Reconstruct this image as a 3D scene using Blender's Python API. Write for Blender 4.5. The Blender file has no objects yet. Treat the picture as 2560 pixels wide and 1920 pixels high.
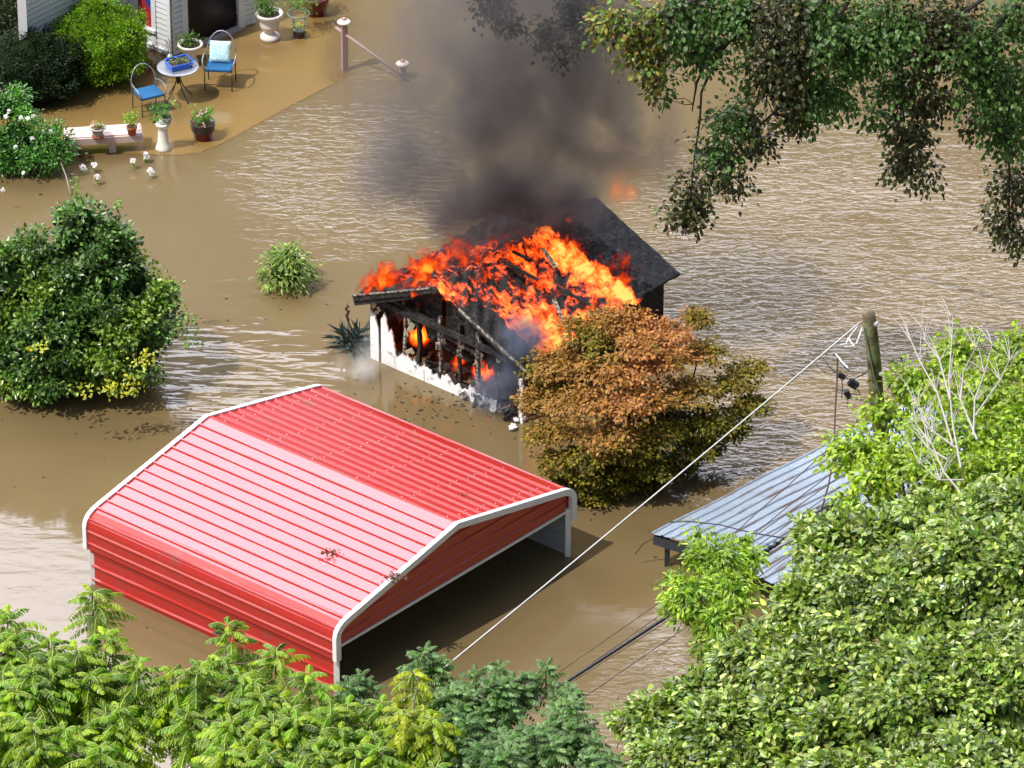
import bpy, math, random
import numpy as np
from mathutils import Vector, Matrix
R = math.radians
random.seed(7); rng = np.random.default_rng(11)
SC = bpy.context.scene
COL = SC.collection

# ------------------------------------------------------------------ camera
TH = R(30); DIST = 105.0; HF = R(10)
FPX = 1280/math.tan(HF/2)                      # focal length in photo pixels (2560 wide)
CAMP = np.array([0, -DIST*math.cos(TH), DIST*math.sin(TH)])
FW = np.array([0, math.cos(TH), -math.sin(TH)]); UP = np.array([0, math.sin(TH), math.cos(TH)]); RT = np.array([1.0, 0, 0])
cd = bpy.data.cameras.new('camera'); cam = bpy.data.objects.new('camera', cd); COL.objects.link(cam)
cam.location = CAMP; cam.rotation_euler = (math.pi/2-TH, 0, 0)
cd.sensor_width = 36; cd.angle = HF; cd.clip_start = 1; cd.clip_end = 2000
SC.camera = cam

def G(px, py, z=0.0):
    d = RT*((px-1280)/FPX)+UP*((960-py)/FPX)+FW
    return CAMP+d*((z-CAMP[2])/d[2])
def D(px, py, z=0.0):                          # same, for coordinates read off a 2212 px wide view
    return G(px*1.15732, py*1.15732, z)

# ------------------------------------------------------------------ light
SUN_EL = R(58); SUNH = np.array([-.84, -.543])
SUNV = np.array([SUNH[0]*math.cos(SUN_EL), SUNH[1]*math.cos(SUN_EL), math.sin(SUN_EL)])
sl = bpy.data.lights.new('sun', 'SUN'); sl.energy = 3.6; sl.angle = R(0.6); sl.color = (1, .95, .87)
so = bpy.data.objects.new('sun', sl); COL.objects.link(so)
so.rotation_euler = Vector(SUNV).to_track_quat('Z', 'Y').to_euler(); so.location = (-20, -15, 40)

class NT:
    def __init__(s, tree): s.t = tree; tree.nodes.clear()
    def n(s, typ, ins=None, **kw):
        nd = s.t.nodes.new('ShaderNode'+typ)
        for k, v in kw.items(): setattr(nd, k, v)
        for k, v in (ins or {}).items():
            if isinstance(v, bpy.types.NodeSocket): s.t.links.new(v, nd.inputs[k])
            else: nd.inputs[k].default_value = v
        return nd
    def m(s, op, a, b=0.0, c=None, clamp=False):
        nd = s.t.nodes.new('ShaderNodeMath'); nd.operation = op; nd.use_clamp = clamp
        for i, v in enumerate((a, b) if c is None else (a, b, c)):
            if isinstance(v, bpy.types.NodeSocket): s.t.links.new(v, nd.inputs[i])
            else: nd.inputs[i].default_value = v
        return nd.outputs[0]
    def vm(s, op, a, b):
        nd = s.t.nodes.new('ShaderNodeVectorMath'); nd.operation = op
        for i, v in enumerate((a, b)):
            if isinstance(v, bpy.types.NodeSocket): s.t.links.new(v, nd.inputs[i])
            else: nd.inputs[i].default_value = v
        return nd.outputs[1] if op in ('DOT_PRODUCT', 'DISTANCE', 'LENGTH') else nd.outputs[0]
    def ss(s, v, a, b):                        # smoothstep
        nd = s.t.nodes.new('ShaderNodeMapRange'); nd.interpolation_type = 'SMOOTHSTEP'
        s.t.links.new(v, nd.inputs[0]); nd.inputs[1].default_value = a; nd.inputs[2].default_value = b
        return nd.outputs[0]
    def noise(s, vec, scale, detail=2.0, rough=.5, dist=0.0):
        return s.n('TexNoise', {'Vector': vec, 'Scale': scale, 'Detail': detail, 'Roughness': rough, 'Distortion': dist}).outputs[0]
    def ramp(s, fac, stops):
        nd = s.n('ValToRGB', {'Fac': fac}); cr = nd.color_ramp
        while len(cr.elements) < len(stops): cr.elements.new(.5)
        for e, (p, c) in zip(cr.elements, stops): e.position = p; e.color = (*c, 1)
        return nd.outputs[0]
    def mix(s, f, a, b):
        nd = s.t.nodes.new('ShaderNodeMix'); nd.data_type = 'RGBA'
        for i, v in ((0, f), (6, a), (7, b)):
            if isinstance(v, bpy.types.NodeSocket): s.t.links.new(v, nd.inputs[i])
            else: nd.inputs[i].default_value = v if i == 0 else (*v, 1)
        return nd.outputs[2]
    def scalev(s, vec, xyz, rz=0.0):
        return s.n('Mapping', {'Vector': vec, 'Scale': xyz, 'Rotation': (0, 0, rz)}).outputs[0]

w = bpy.data.worlds.new('World'); SC.world = w; w.use_nodes = True
T = NT(w.node_tree)
sky = T.n('TexSky', sky_type='NISHITA', sun_disc=False)
sky.sun_elevation = SUN_EL; sky.sun_rotation = math.atan2(SUNH[0], SUNH[1])
sky.air_density = 1.2; sky.dust_density = 1.5
dv = T.n('TexCoord').outputs['Generated']
sep = T.n('SeparateXYZ', {0: dv})
nz = T.noise(T.scalev(dv, (3.2, 3.2, 5.5)), 2.2, 5, .6)
nz2 = T.noise(T.scalev(dv, (1, 1, 2.2)), 9.0, 5, .65)
# a towering sunlit cloud bank on the far side, its lower edge dipping to the left, thinner cloud on the sun side
edge_ = T.m('ADD', T.m('ADD', sep.outputs[2], T.m('MULTIPLY', sep.outputs[0], -.22)), T.m('MULTIPLY', T.m('SUBTRACT', nz2, .5), .05))
bank = T.m('MULTIPLY', T.ss(edge_, .510, .545), T.ss(T.m('ADD', sep.outputs[1], T.m('MULTIPLY', T.m('SUBTRACT', nz, .5), .3)), .30, .52))
bank = T.m('MULTIPLY', bank, T.m('SUBTRACT', 1.0, T.ss(sep.outputs[2], .80, .92)))
side = T.m('MULTIPLY', T.ss(T.m('MULTIPLY', sep.outputs[0], -1.0), .25, .6), T.m('MULTIPLY', T.ss(sep.outputs[2], .42, .60), T.m('MULTIPLY', T.ss(nz, .32, .52), .85)))
scat = T.m('MULTIPLY', T.ss(nz, .50, .66), .16)
skyc = T.mix(scat, sky.outputs[0], (12, 12.2, 12.8))
skyc = T.mix(side, skyc, (44, 43, 42))
skyc = T.mix(bank, skyc, (92, 93, 106))
bg = T.n('Background', {'Color': skyc, 'Strength': .065})
wo = T.n('OutputWorld', {'Surface': bg.outputs[0]})

SC.view_settings.view_transform = 'Standard'; SC.view_settings.look = 'None'
SC.view_settings.exposure = .25; SC.view_settings.gamma = 1.0
SC.render.engine = 'CYCLES'
cy = SC.cycles
cy.max_bounces = 8; cy.diffuse_bounces = 2; cy.glossy_bounces = 3; cy.transmission_bounces = 4
cy.transparent_max_bounces = 16; cy.volume_bounces = 1
cy.volume_max_steps = 160; cy.use_denoising = True
cy.sample_clamp_indirect = 4.0

# ------------------------------------------------------------------ materials
MATS = {}
def pmat(name, base, rough=.6, metal=0.0, spec=.5, var=.0, vscale=6.0, bump=0.0, bscale=40.0, coat=0.0, stops=None, dirt=None):
    m = bpy.data.materials.new(name); m.use_nodes = True; t = NT(m.node_tree)
    tc = t.n('TexCoord').outputs['Object']
    c = base
    if stops: c = t.ramp(t.noise(tc, vscale, 4, .6), stops)
    elif var:
        c = t.mix(t.noise(tc, vscale, 4, .6), tuple(x*(1-var) for x in base), tuple(min(1, x*(1+var)) for x in base))
    if dirt:
        c = t.mix(t.ss(t.noise(tc, dirt[1], 5, .65), dirt[2], dirt[2]+.14), c if isinstance(c, bpy.types.NodeSocket) else base, dirt[0])
    ins = {'Roughness': rough, 'Metallic': metal, 'Specular IOR Level': spec, 'Coat Weight': coat, 'Coat Roughness': .12}
    ins['Base Color'] = c if isinstance(c, bpy.types.NodeSocket) else (*base, 1)
    if bump:
        ins['Normal'] = t.n('Bump', {'Height': t.noise(tc, bscale, 3), 'Strength': bump, 'Distance': .02}).outputs[0]
    b = t.n('BsdfPrincipled', ins)
    t.n('OutputMaterial', {'Surface': b.outputs[0]})
    MATS[name] = m; return m

def leafmat(name, rough=.42, trans=.35, spec=.5):
    m = bpy.data.materials.new(name); m.use_nodes = True; t = NT(m.node_tree)
    c = t.n('Attribute', attribute_name='Col').outputs['Color']
    b = t.n('BsdfPrincipled', {'Base Color': c, 'Roughness': rough, 'Specular IOR Level': spec})
    c2 = t.mix(.55, c, (.28, .42, .03))
    hs = t.n('HueSaturation', {'Color': c, 'Saturation': 1.15, 'Value': 1.5})
    tr = t.n('BsdfTranslucent', {'Color': hs.outputs[0]})
    mx = t.n('MixShader', {0: trans, 1: b.outputs[0], 2: tr.outputs[0]})
    t.n('OutputMaterial', {'Surface': mx.outputs[0]})
    MATS[name] = m; return m
leafmat('leaf'); leafmat('leaf_dull', .6, .22, .25); leafmat('petal', .7, .4, .1); leafmat('leaf_gloss', .3, .25, .6); leafmat('shade_core', 1.0, .0, .0)
pmat('bark', (.12, .09, .065), .9, var=.4, vscale=8, bump=.6, bscale=25)
pmat('bark_pale', (.34, .32, .28), .85, var=.3, vscale=12, bump=.4)
pmat('bark_dark', (.035, .028, .022), .9, var=.3)
pmat('red_panel', (.43, .016, .013), .30, spec=.5, coat=.7, var=.10, vscale=1.3, bump=.03, bscale=3, dirt=((.30, .045, .035), 2.2, .58))
pmat('white_trim', (.80, .81, .83), .35, var=.04, coat=.2)
pmat('screw_metal', (.8, .75, .75), .3)
pmat('galvanised', (.50, .53, .57), .45, .3, var=.12, vscale=3)
pmat('siding', (.78, .79, .82), .5, var=.04, vscale=3)
pmat('dark_glass', (.004, .004, .012), .25, spec=.25)
pmat('brick_red', (.22, .045, .035), .7, var=.3, vscale=12)
pmat('flag_blue', (.01, .06, .35), .6); pmat('flag_red', (.40, .02, .03), .6)
pmat('iron', (.045, .045, .05), .45, .3); pmat('iron_grey', (.33, .34, .37), .4, .4)
pmat('cushion_blue', (.012, .12, .30), .8, var=.12, vscale=10)
pmat('tray_blue', (.005, .12, .75), .3, coat=.4)
pmat('pillow', (.8, .9, .95), .85, vscale=14, stops=[(.38, (.85, .92, .96)), (.5, (.30, .72, .80)), (.58, (.82, .92, .93)), (.68, (.45, .80, .75))])
pmat('soil', (.05, .032, .02), 1, var=.4, vscale=30)
pmat('stone_white', (.78, .72, .68), .75, var=.08, vscale=9, dirt=((.5, .42, .36), 5, .6))
pmat('stone_grey', (.42, .38, .38), .8, var=.18, vscale=9)
pmat('white_ceramic', (.86, .83, .76), .4, coat=.2)
pmat('terracotta', (.40, .075, .035), .75, var=.15, vscale=9)
pmat('maroon_pot', (.16, .008, .012), .35, coat=.3); pmat('black_pot', (.03, .022, .03), .35, coat=.3)
pmat('bench_paint', (.62, .46, .42), .7, var=.08, vscale=5, dirt=((.42, .30, .24), 4, .62))
pmat('post_paint', (.36, .24, .24), .6, var=.1, vscale=10); pmat('cap_paint', (.78, .66, .60), .5)
pmat('cap_knob', (.42, .22, .18), .5)
pmat('green_wire', (.16, .26, .21), .4, .2); pmat('black_rubber', (.012, .012, .015), .4, coat=.1)
pmat('wire_brown', (.09, .055, .05), .6); pmat('cable_white', (.58, .58, .58), .7, var=.35, vscale=9)
pmat('pole_wood', (.16, .13, .075), .9, vscale=4, stops=[(.35, (.06, .035, .025)), (.5, (.15, .12, .07)), (.68, (.24, .25, .13))], bump=.7, bscale=14)
pmat('char', (.02, .018, .018), .85, vscale=14, stops=[(.4, (.008, .007, .008)), (.6, (.035, .031, .032)), (.75, (.10, .09, .085))], bump=.8, bscale=30)
pmat('ash', (.30, .28, .24), .9, vscale=16, stops=[(.38, (.03, .028, .027)), (.5, (.20, .18, .15)), (.66, (.55, .52, .45))], bump=.6)
pmat('scorched_white', (.85, .85, .86), .6, vscale=5, stops=[(.30, (.25, .23, .2)), (.40, (.90, .90, .91)), (.8, (.93, .93, .95))])
pmat('shingle', (.035, .033, .038), .8, var=.35, vscale=30, bump=.5, bscale=50)
pmat('rust_steel', (.07, .04, .03), .8, var=.5, vscale=12)
pmat('steel_dark', (.05, .055, .07), .5, .3, var=.3)
pmat('insulation', (.55, .52, .36), .9, var=.3, vscale=20)

# tin roof: galvanised with rust along the ribs
m = bpy.data.materials.new('tin'); m.use_nodes = True; t = NT(m.node_tree); MATS['tin'] = m
tc = t.n('TexCoord').outputs['Object']
rs = t.noise(t.scalev(tc, (3.0, .8, 1)), 2.0, 5, .65)
edge = t.n('Attribute', attribute_name='Col').outputs['Fac']
rm = t.m('MULTIPLY', t.m('MULTIPLY', t.ss(rs, .46, .66), edge), .8)
c = t.mix(t.noise(tc, 2.5, 3), (.27, .34, .43), (.38, .45, .54))
c = t.mix(rm, c, (.22, .12, .075))
b = t.n('BsdfPrincipled', {'Base Color': c, 'Roughness': .5, 'Metallic': .25})
t.n('OutputMaterial', {'Surface': b.outputs[0]})

# ------------------------------------------------------------------ mesh building
def mesh_obj(name, v, f, mats, mi=None, smooth=False, parent=None, col=None):
    me = bpy.data.meshes.new(name)
    me.from_pydata([tuple(p) for p in v], [], f)
    for m_ in (mats if isinstance(mats, (list, tuple)) else [mats]): me.materials.append(MATS[m_])
    if mi is not None: me.polygons.foreach_set('material_index', mi)
    if smooth: me.polygons.foreach_set('use_smooth', [True]*len(f))
    if col is not None:
        a = me.color_attributes.new('Col', 'FLOAT_COLOR', 'POINT')
        cc = np.ones((len(v), 4), np.float32); cc[:, :3] = col; a.data.foreach_set('color', cc.ravel())
    me.update()
    o = bpy.data.objects.new(name, me); COL.objects.link(o)
    if parent is not None: o.parent = parent
    return o
def tag(o, label=None, cat=None, group=None, kind=None):
    if label: o['label'] = label
    if cat: o['category'] = cat
    if group: o['group'] = group
    if kind: o['kind'] = kind
    return o
def thing(name, loc, label, cat, rz=0.0, group=None):
    o = bpy.data.objects.new(name, None); COL.objects.link(o)
    o.location = tuple(float(x) for x in loc); o.rotation_euler = (0, 0, rz); o.empty_display_size = .2
    return tag(o, label, cat, group)
def loc_of(p):                                 # world -> local of a top-level Empty
    return Matrix.Translation(p.location) @ Matrix.Rotation(p.rotation_euler[2], 4, 'Z')

class MB:
    def __init__(s): s.v = []; s.f = []; s.mi = []; s.c = []
    def add(s, v, f, mi=0):
        b = len(s.v); s.v += [np.array(p, float) for p in v]; s.f += [tuple(b+i for i in q) for q in f]; s.mi += [mi]*len(f)
        return s
    def box(s, c, size, M=None, mi=0):
        hx, hy, hz = [x/2 for x in size]; c = np.array(c, float)
        vs = [np.array((x, y, z)) for x in (-hx, hx) for y in (-hy, hy) for z in (-hz, hz)]
        if M is not None: vs = [M @ p for p in vs]
        return s.add([c+p for p in vs], [(0, 1, 3, 2), (4, 6, 7, 5), (0, 4, 5, 1), (2, 3, 7, 6), (0, 2, 6, 4), (1, 5, 7, 3)], mi)
    def beam(s, a, b, wd, ht, mi=0, up=(0, 0, 1)):   # box from a to b
        a = np.array(a, float); b = np.array(b, float); d = b-a; L = np.linalg.norm(d); d = d/L
        u = np.array(up, float); x = np.cross(d, u)
        if np.linalg.norm(x) < 1e-3: x = np.cross(d, (1, 0, 0))
        x /= np.linalg.norm(x); z = np.cross(x, d)
        return s.box((a+b)/2, (wd, L, ht), np.column_stack([x, d, z]), mi)
    def tube(s, pts, r, n=6, mi=0, cap=True):
        pts = [np.array(p, float) for p in pts]; k = len(pts)
        rr = [r]*k if np.isscalar(r) else list(r)
        vs = []; ref = None
        for i, p in enumerate(pts):
            d = pts[min(i+1, k-1)]-pts[max(i-1, 0)]; L = np.linalg.norm(d); d = d/L if L > 0 else np.array((0, 0, 1.))
            if ref is None:
                ref = np.cross(d, (0, 0, 1.)) if abs(d[2]) < .9 else np.cross(d, (1., 0, 0))
            x = ref-d*np.dot(ref, d); x /= max(np.linalg.norm(x), 1e-9); ref = x; y = np.cross(d, x)
            for j in range(n):
                a = 2*math.pi*j/n; vs.append(p+(x*math.cos(a)+y*math.sin(a))*rr[i])
        fs = [(i*n+j, i*n+(j+1) % n, (i+1)*n+(j+1) % n, (i+1)*n+j) for i in range(k-1) for j in range(n)]
        if cap: fs += [tuple(range(n))[::-1], tuple((k-1)*n+j for j in range(n))]
        return s.add(vs, fs, mi)
    def lathe(s, prof, c=(0, 0, 0), n=24, mi=0, sx=1.0, sy=1.0):
        k = len(prof); vs = [(c[0]+r*sx*math.cos(2*math.pi*j/n), c[1]+r*sy*math.sin(2*math.pi*j/n), c[2]+z) for r, z in prof for j in range(n)]
        fs = [(i*n+j, i*n+(j+1) % n, (i+1)*n+(j+1) % n, (i+1)*n+j) for i in range(k-1) for j in range(n)]
        fs += [tuple(range(n))[::-1], tuple((k-1)*n+j for j in range(n))]
        return s.add(vs, fs, mi)
    def prism(s, poly, thick, mi=0):           # polygon (3D points) thickened along its normal, centred
        p = [np.array(q, float) for q in poly]
        nn = np.zeros(3)
        for i in range(len(p)): nn += np.cross(p[i], p[(i+1) % len(p)])
        nn = nn/np.linalg.norm(nn)*thick/2; k = len(p)
        return s.add([q+nn for q in p]+[q-nn for q in p], [tuple(range(k)), tuple(range(2*k-1, k-1, -1))]+[(i, i+k, (i+1) % k+k, (i+1) % k) for i in range(k)], mi)
    def build(s, name, mats, parent=None, smooth=False, world=False, bevel=0, label=None):
        v = s.v
        if world and parent is not None:
            q = parent
            Mi = loc_of(q).inverted() if q.parent is None else loc_of(q.parent).inverted()
            v = [Mi @ Vector(p) for p in v]
        o = mesh_obj(name, v, s.f, mats, s.mi, smooth, parent)
        if bevel:
            bm = o.modifiers.new('bevel', 'BEVEL'); bm.width = bevel; bm.segments = 2; bm.limit_method = 'ANGLE'
        if label: o['label'] = label
        return o

# ------------------------------------------------------------------ leaves
def unit(a): return a/np.maximum(np.linalg.norm(a, axis=-1, keepdims=True), 1e-9)
def leaf_arrays(pos, ax, nm, L, W, fold=.25, droop=.15):
    n = len(pos); ax = unit(ax); nm = unit(nm-ax*(nm*ax).sum(1, keepdims=True)); sd = np.cross(ax, nm)
    L = np.broadcast_to(np.asarray(L, float), (n,))[:, None]; W = np.broadcast_to(np.asarray(W, float), (n,))[:, None]/2
    P = np.empty((n, 6, 3))
    P[:, 0] = pos
    P[:, 1] = pos+ax*L*.28+sd*W*.85+nm*W*fold
    P[:, 2] = pos+ax*L*.62+sd*W*.80+nm*(W*fold-L*droop*.4)
    P[:, 3] = pos+ax*L-nm*L*droop
    P[:, 4] = pos+ax*L*.62-sd*W*.80+nm*(W*fold-L*droop*.4)
    P[:, 5] = pos+ax*L*.28-sd*W*.85+nm*W*fold
    return P.reshape(-1, 3)
def leaves_obj(name, P, col, parent, mat='leaf', extra=None):
    """P (6N,3) world coordinates; col (N,3). extra = (verts, faces, colour) of a core mesh."""
    n = len(P)//6
    if parent is not None:
        P = P-np.array(parent.location)
    me = bpy.data.meshes.new(name)
    nv = n*6; idx = np.arange(n)[:, None]*6
    fc = np.concatenate([idx+np.array([0, 1, 2, 3]), idx+np.array([0, 3, 4, 5])], 1).reshape(-1)
    nq = 2*n
    V = P; C = np.repeat(col, 6, 0)
    if extra is not None:
        ev, ef, ec = extra; ev = np.array(ev)-(np.array(parent.location) if parent is not None else 0)
        V = np.concatenate([P, ev]); C = np.concatenate([C, np.tile(ec, (len(ev), 1))])
        fc = np.concatenate([fc, (np.array(ef)+nv).reshape(-1)]); nq += len(ef)
    me.vertices.add(len(V)); me.vertices.foreach_set('co', V.astype(np.float32).ravel())
    me.loops.add(len(fc)); me.loops.foreach_set('vertex_index', fc.astype(np.int32))
    me.polygons.add(nq); me.polygons.foreach_set('loop_start', np.arange(nq, dtype=np.int32)*4)
    me.polygons.foreach_set('use_smooth', np.ones(nq, bool))
    me.update(calc_edges=True)
    a = me.color_attributes.new('Col', 'FLOAT_COLOR', 'POINT')
    cc = np.ones((len(V), 4), np.float32); cc[:, :3] = C; a.data.foreach_set('color', cc.ravel())
    me.materials.append(MATS[mat]); me.materials.append(MATS['shade_core'])
    mi_ = np.zeros(nq, np.int32); mi_[2*n:] = 1; me.polygons.foreach_set('material_index', mi_); me.validate()
    o = bpy.data.objects.new(name, me); COL.objects.link(o); o.parent = parent
    return o
def pick_cols(n, cols, var=.25):
    cols = np.array(cols, float); k = rng.integers(0, len(cols), n); c = cols[k]
    j = (k+1) % len(cols); tt = rng.random((n, 1))*.5
    c = c*(1-tt)+cols[j]*tt
    return np.clip(c*(1+rng.normal(0, var, (n, 1))), .003, .9)
def clump_points(blobs, per_m2=9, shell=.35, bottom=-.5, sub=0.0, subr=.30):
    """clump centres and outward directions in the outer shell of ellipsoid blobs: (c, (rx,ry,rz)). sub > 0 breaks every blob into
    smaller billows of radius subr so that gaps and ledges form between them."""
    C = []; O = []
    for c, r in blobs:
        r = np.array(r if not np.isscalar(r) else (r, r, r*.85)); area = 12.6*(np.prod(r)**(2/3))
        n = max(3, int(area*per_m2))
        if sub and min(r) > subr*1.1:
            ns = max(4, int(area*sub/subr**2*.30)); ds = unit(rng.normal(size=(ns*2, 3))); ds = ds[ds[:, 2] > bottom][:ns]; ns = len(ds)
            sc = np.array(c)+ds*(r-subr*.55)*(1-.30*rng.random(ns)**2)[:, None]*(1+rng.normal(0, .07, (ns, 1)))
            sr = subr*rng.uniform(.6, 1.25, ns); k = rng.integers(0, ns, n)
            d = unit(rng.normal(size=(n, 3))+ds[k]*.9+np.array([0, 0, .55]))
            C.append(sc[k]+d*sr[k][:, None]*[1, 1, .50]*rng.uniform(.75, 1.05, (n, 1))); O.append(unit(d+ds[k]*.5)); continue
        d = unit(rng.normal(size=(n*2, 3))); d = d[d[:, 2] > bottom][:n]
        bump = 1+.16*np.sin(d[:, 0]*5+c[0]*3)*np.cos(d[:, 1]*6+c[1])+.10*np.sin(d[:, 2]*9+c[0])
        fr = (1-shell*rng.random(len(d))**1.6)*bump
        C.append(np.array(c)+d*r*fr[:, None]); O.append(d)
    return np.concatenate(C), np.concatenate(O)
def clump_leaves(C, O, n, rad, L, W, cols, down=.3, up=.8, flat=.7, var=.25, clumpvar=.18, outw=.7, fold=.25, droop=.15, topcol=None):
    M = len(C); N = M*n
    c = np.repeat(C, n, 0); o = np.repeat(O, n, 0)
    off = rng.normal(size=(N, 3))*rad*.6; off[:, 2] *= flat
    pos = c+off
    ax = o*outw+unit(off)*.7+rng.normal(size=(N, 3))*.45; ax[:, 2] -= down
    nm = o*.45+rng.normal(size=(N, 3))*.38; nm[:, 2] += up
    s = rng.uniform(.65, 1.2, N)
    P = leaf_arrays(pos, ax, nm, L*s, W*s*rng.uniform(.8, 1.15, N), fold, droop)
    col = pick_cols(N, cols, var)*np.repeat(1+rng.normal(0, clumpvar, (M, 1)), n, 0)
    if topcol is not None:
        f, tc_ = topcol(pos); col = col*(1-f[:, None])+tc_*f[:, None]*(1+rng.normal(0, var, (N, 1)))
    return P, np.clip(col, .002, .85)
def core_mesh(blobs, k=.72, col=(.03, .05, .015)):  # dark filler; shade inside the crown is put into its colour
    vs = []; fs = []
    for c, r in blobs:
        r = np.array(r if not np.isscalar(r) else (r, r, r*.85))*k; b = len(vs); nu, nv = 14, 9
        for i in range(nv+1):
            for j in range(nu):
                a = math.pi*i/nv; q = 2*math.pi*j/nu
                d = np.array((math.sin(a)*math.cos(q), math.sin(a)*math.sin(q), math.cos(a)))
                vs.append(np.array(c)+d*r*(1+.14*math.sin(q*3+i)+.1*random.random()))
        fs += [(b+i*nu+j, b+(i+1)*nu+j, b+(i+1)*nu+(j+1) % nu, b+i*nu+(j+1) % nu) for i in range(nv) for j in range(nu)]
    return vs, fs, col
def limb_path(a, b, k=6, sag=.0, wob=.08):
    a = np.array(a, float); b = np.array(b, float); L = np.linalg.norm(b-a); out = []
    ph = [random.random()*6 for _ in range(3)]
    for i in range(k+1):
        tt = i/k; p = a+(b-a)*tt; e = math.sin(math.pi*tt)
        p = p+np.array([math.sin(tt*5+ph[0]), math.sin(tt*6+ph[1]), math.sin(tt*4+ph[2])])*wob*L*e*.5
        p[2] += sag*L*e; out.append(p)
    return out
def limbs(base, blobs, r0, fork=.35, mb=None, C=None, twig=.008, every=4):
    mb = mb or MB(); base = np.array(base, float)
    cen = np.mean([b[0] for b in blobs], 0)
    top = base+(cen-base)*fork
    top[2] = base[2]+(cen[2]-base[2])*fork
    mb.tube(limb_path(base-np.array([0, 0, .3]), top, 5, 0, .04), np.linspace(r0, r0*.75, 6), 9)
    ends = []
    for c, r in blobs:
        pth = limb_path(top, c, 6, -.05, .15); mb.tube(pth, np.linspace(r0*.5, r0*.12, 7), 6); ends += pth[2:]
    if C is not None:
        E = np.array(ends)
        for p in C[::every]:
            q = E[np.argmin(((E-p)**2).sum(1))]
            mb.tube(limb_path(q, p, 3, .03, .2), [twig*1.6, twig*1.2, twig, twig*.6], 4, cap=False)
    return mb

# ------------------------------------------------------------------ water and patio
def water_material(name, muddy1, muddy2, calm_only=False):
    m = bpy.data.materials.new(name); m.use_nodes = True; t = NT(m.node_tree); MATS[name] = m
    pos = t.n('NewGeometry').outputs['Position']
    big = t.noise(t.scalev(pos, (.30, .45, 1), R(-25)), 1.0, 4, .55, .6)
    fine = t.noise(t.scalev(pos, (1.6, 2.6, 1), R(-20)), 1.2, 4, .6, 1.2)
    c = t.mix(t.m('ADD', t.m('MULTIPLY', big, .75), t.m('MULTIPLY', fine, .25)), muddy1, muddy2)
    def patch(px, py, r, soft=.5):
        q = G(px, py); d = t.vm('DISTANCE', t.scalev(pos, (1, .8, 0)), (q[0], q[1]*.8, 0))
        d = t.m('ADD', d, t.m('MULTIPLY', t.m('SUBTRACT', big, .5), 3.0))
        return t.m('SUBTRACT', 1.0, t.ss(d, r*soft, r*1.25))
    # gusted ripples: wide wavelets on the right, finer chop at the top, soft wake by the carport
    wob = t.vm('ADD', pos, t.vm('SCALE', t.n('TexNoise', {'Vector': pos, 'Scale': 1.1, 'Detail': 1.0}).outputs[1], (0, 0, 0)))
    n1 = t.noise(t.scalev(pos, (2.7, 6.3, 1), R(8)), 1.0, 2.4, .5, .9)
    n2 = t.noise(t.scalev(pos, (3.3, 7.0, 1), R(16)), 1.0, 2.2, .5, 1.0)
    n3 = t.noise(t.scalev(pos, (.95, 3.6, 1), R(12)), 1.0, 2, .5, .6)
    mR = patch(2150, 620, 4.6); mR2 = patch(2000, 1120, 2.2); mT = patch(900, 430, 2.6); mT2 = patch(1150, 150, 4.5)
    mW = patch(600, 1000, 2.0); mB = patch(1650, 1750, 1.8)
    h = t.m('MULTIPLY', n1, t.m('MULTIPLY', t.m('MULTIPLY', t.m('MAXIMUM', mR, mR2), t.m('MULTIPLY', t.m('MAXIMUM', t.m('SUBTRACT', big, .22), .05), 2.3)), .62))
    h = t.m('ADD', h, t.m('MULTIPLY', n2, t.m('ADD', t.m('MULTIPLY', t.m('MAXIMUM', mT, t.m('MULTIPLY', mT2, .3)), .17), t.m('MULTIPLY', mR, .12))))
    h = t.m('ADD', h, t.m('MULTIPLY', n3, t.m('MULTIPLY', mW, .75)))
    h = t.m('ADD', h, t.m('MULTIPLY', n1, t.m('MULTIPLY', mB, .22)))
    soft = t.noise(t.scalev(pos, (1.1, 2.2, 1), R(15)), 1.0, 3, .5, .4)
    h = t.m('ADD', h, t.m('MULTIPLY', soft, .07))
    h = t.m('ADD', h, t.m('MULTIPLY', n2, .012))
    bp = t.n('Bump', {'Height': h, 'Strength': 1.0, 'Distance': .060 if not calm_only else .02})
    b = t.n('BsdfPrincipled', {'Base Color': c, 'Roughness': .07, 'IOR': 1.42, 'Normal': bp.outputs[0]})
    if calm_only:                              # the shallow slab fades into the murk at its edges
        al = t.n('Attribute', attribute_name='Col').outputs['Fac']
        tr = t.n('BsdfTransparent'); b = t.n('MixShader', {0: al, 1: tr.outputs[0], 2: b.outputs[0]})
    t.n('OutputMaterial', {'Surface': b.outputs[0]})
    return m
water_material('flood_water', (.130, .092, .042), (.185, .135, .064))
water_material('patio_water', (.195, .122, .042), (.26, .168, .062), True)
wv = [(-400, -200, 0), (400, -200, 0), (400, 600, 0), (-400, 600, 0)]
tag(mesh_obj('flood_water', wv, [(0, 1, 2, 3)], 'flood_water'), kind='structure')
pp = [((-150, 430), .1), ((-150, 300), .1), ((60, 228), .1), ((330, 92), .1), ((430, 132), .1), ((640, 50), .3), ((760, -160), .3), ((960, -160), 1.3), ((915, 40), 1.1), ((908, 176), .10), ((700, 285), .10), ((560, 362), .10), ((500, 386), .12), ((430, 394), .16), ((300, 390), .25), ((180, 400), .3)]
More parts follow.
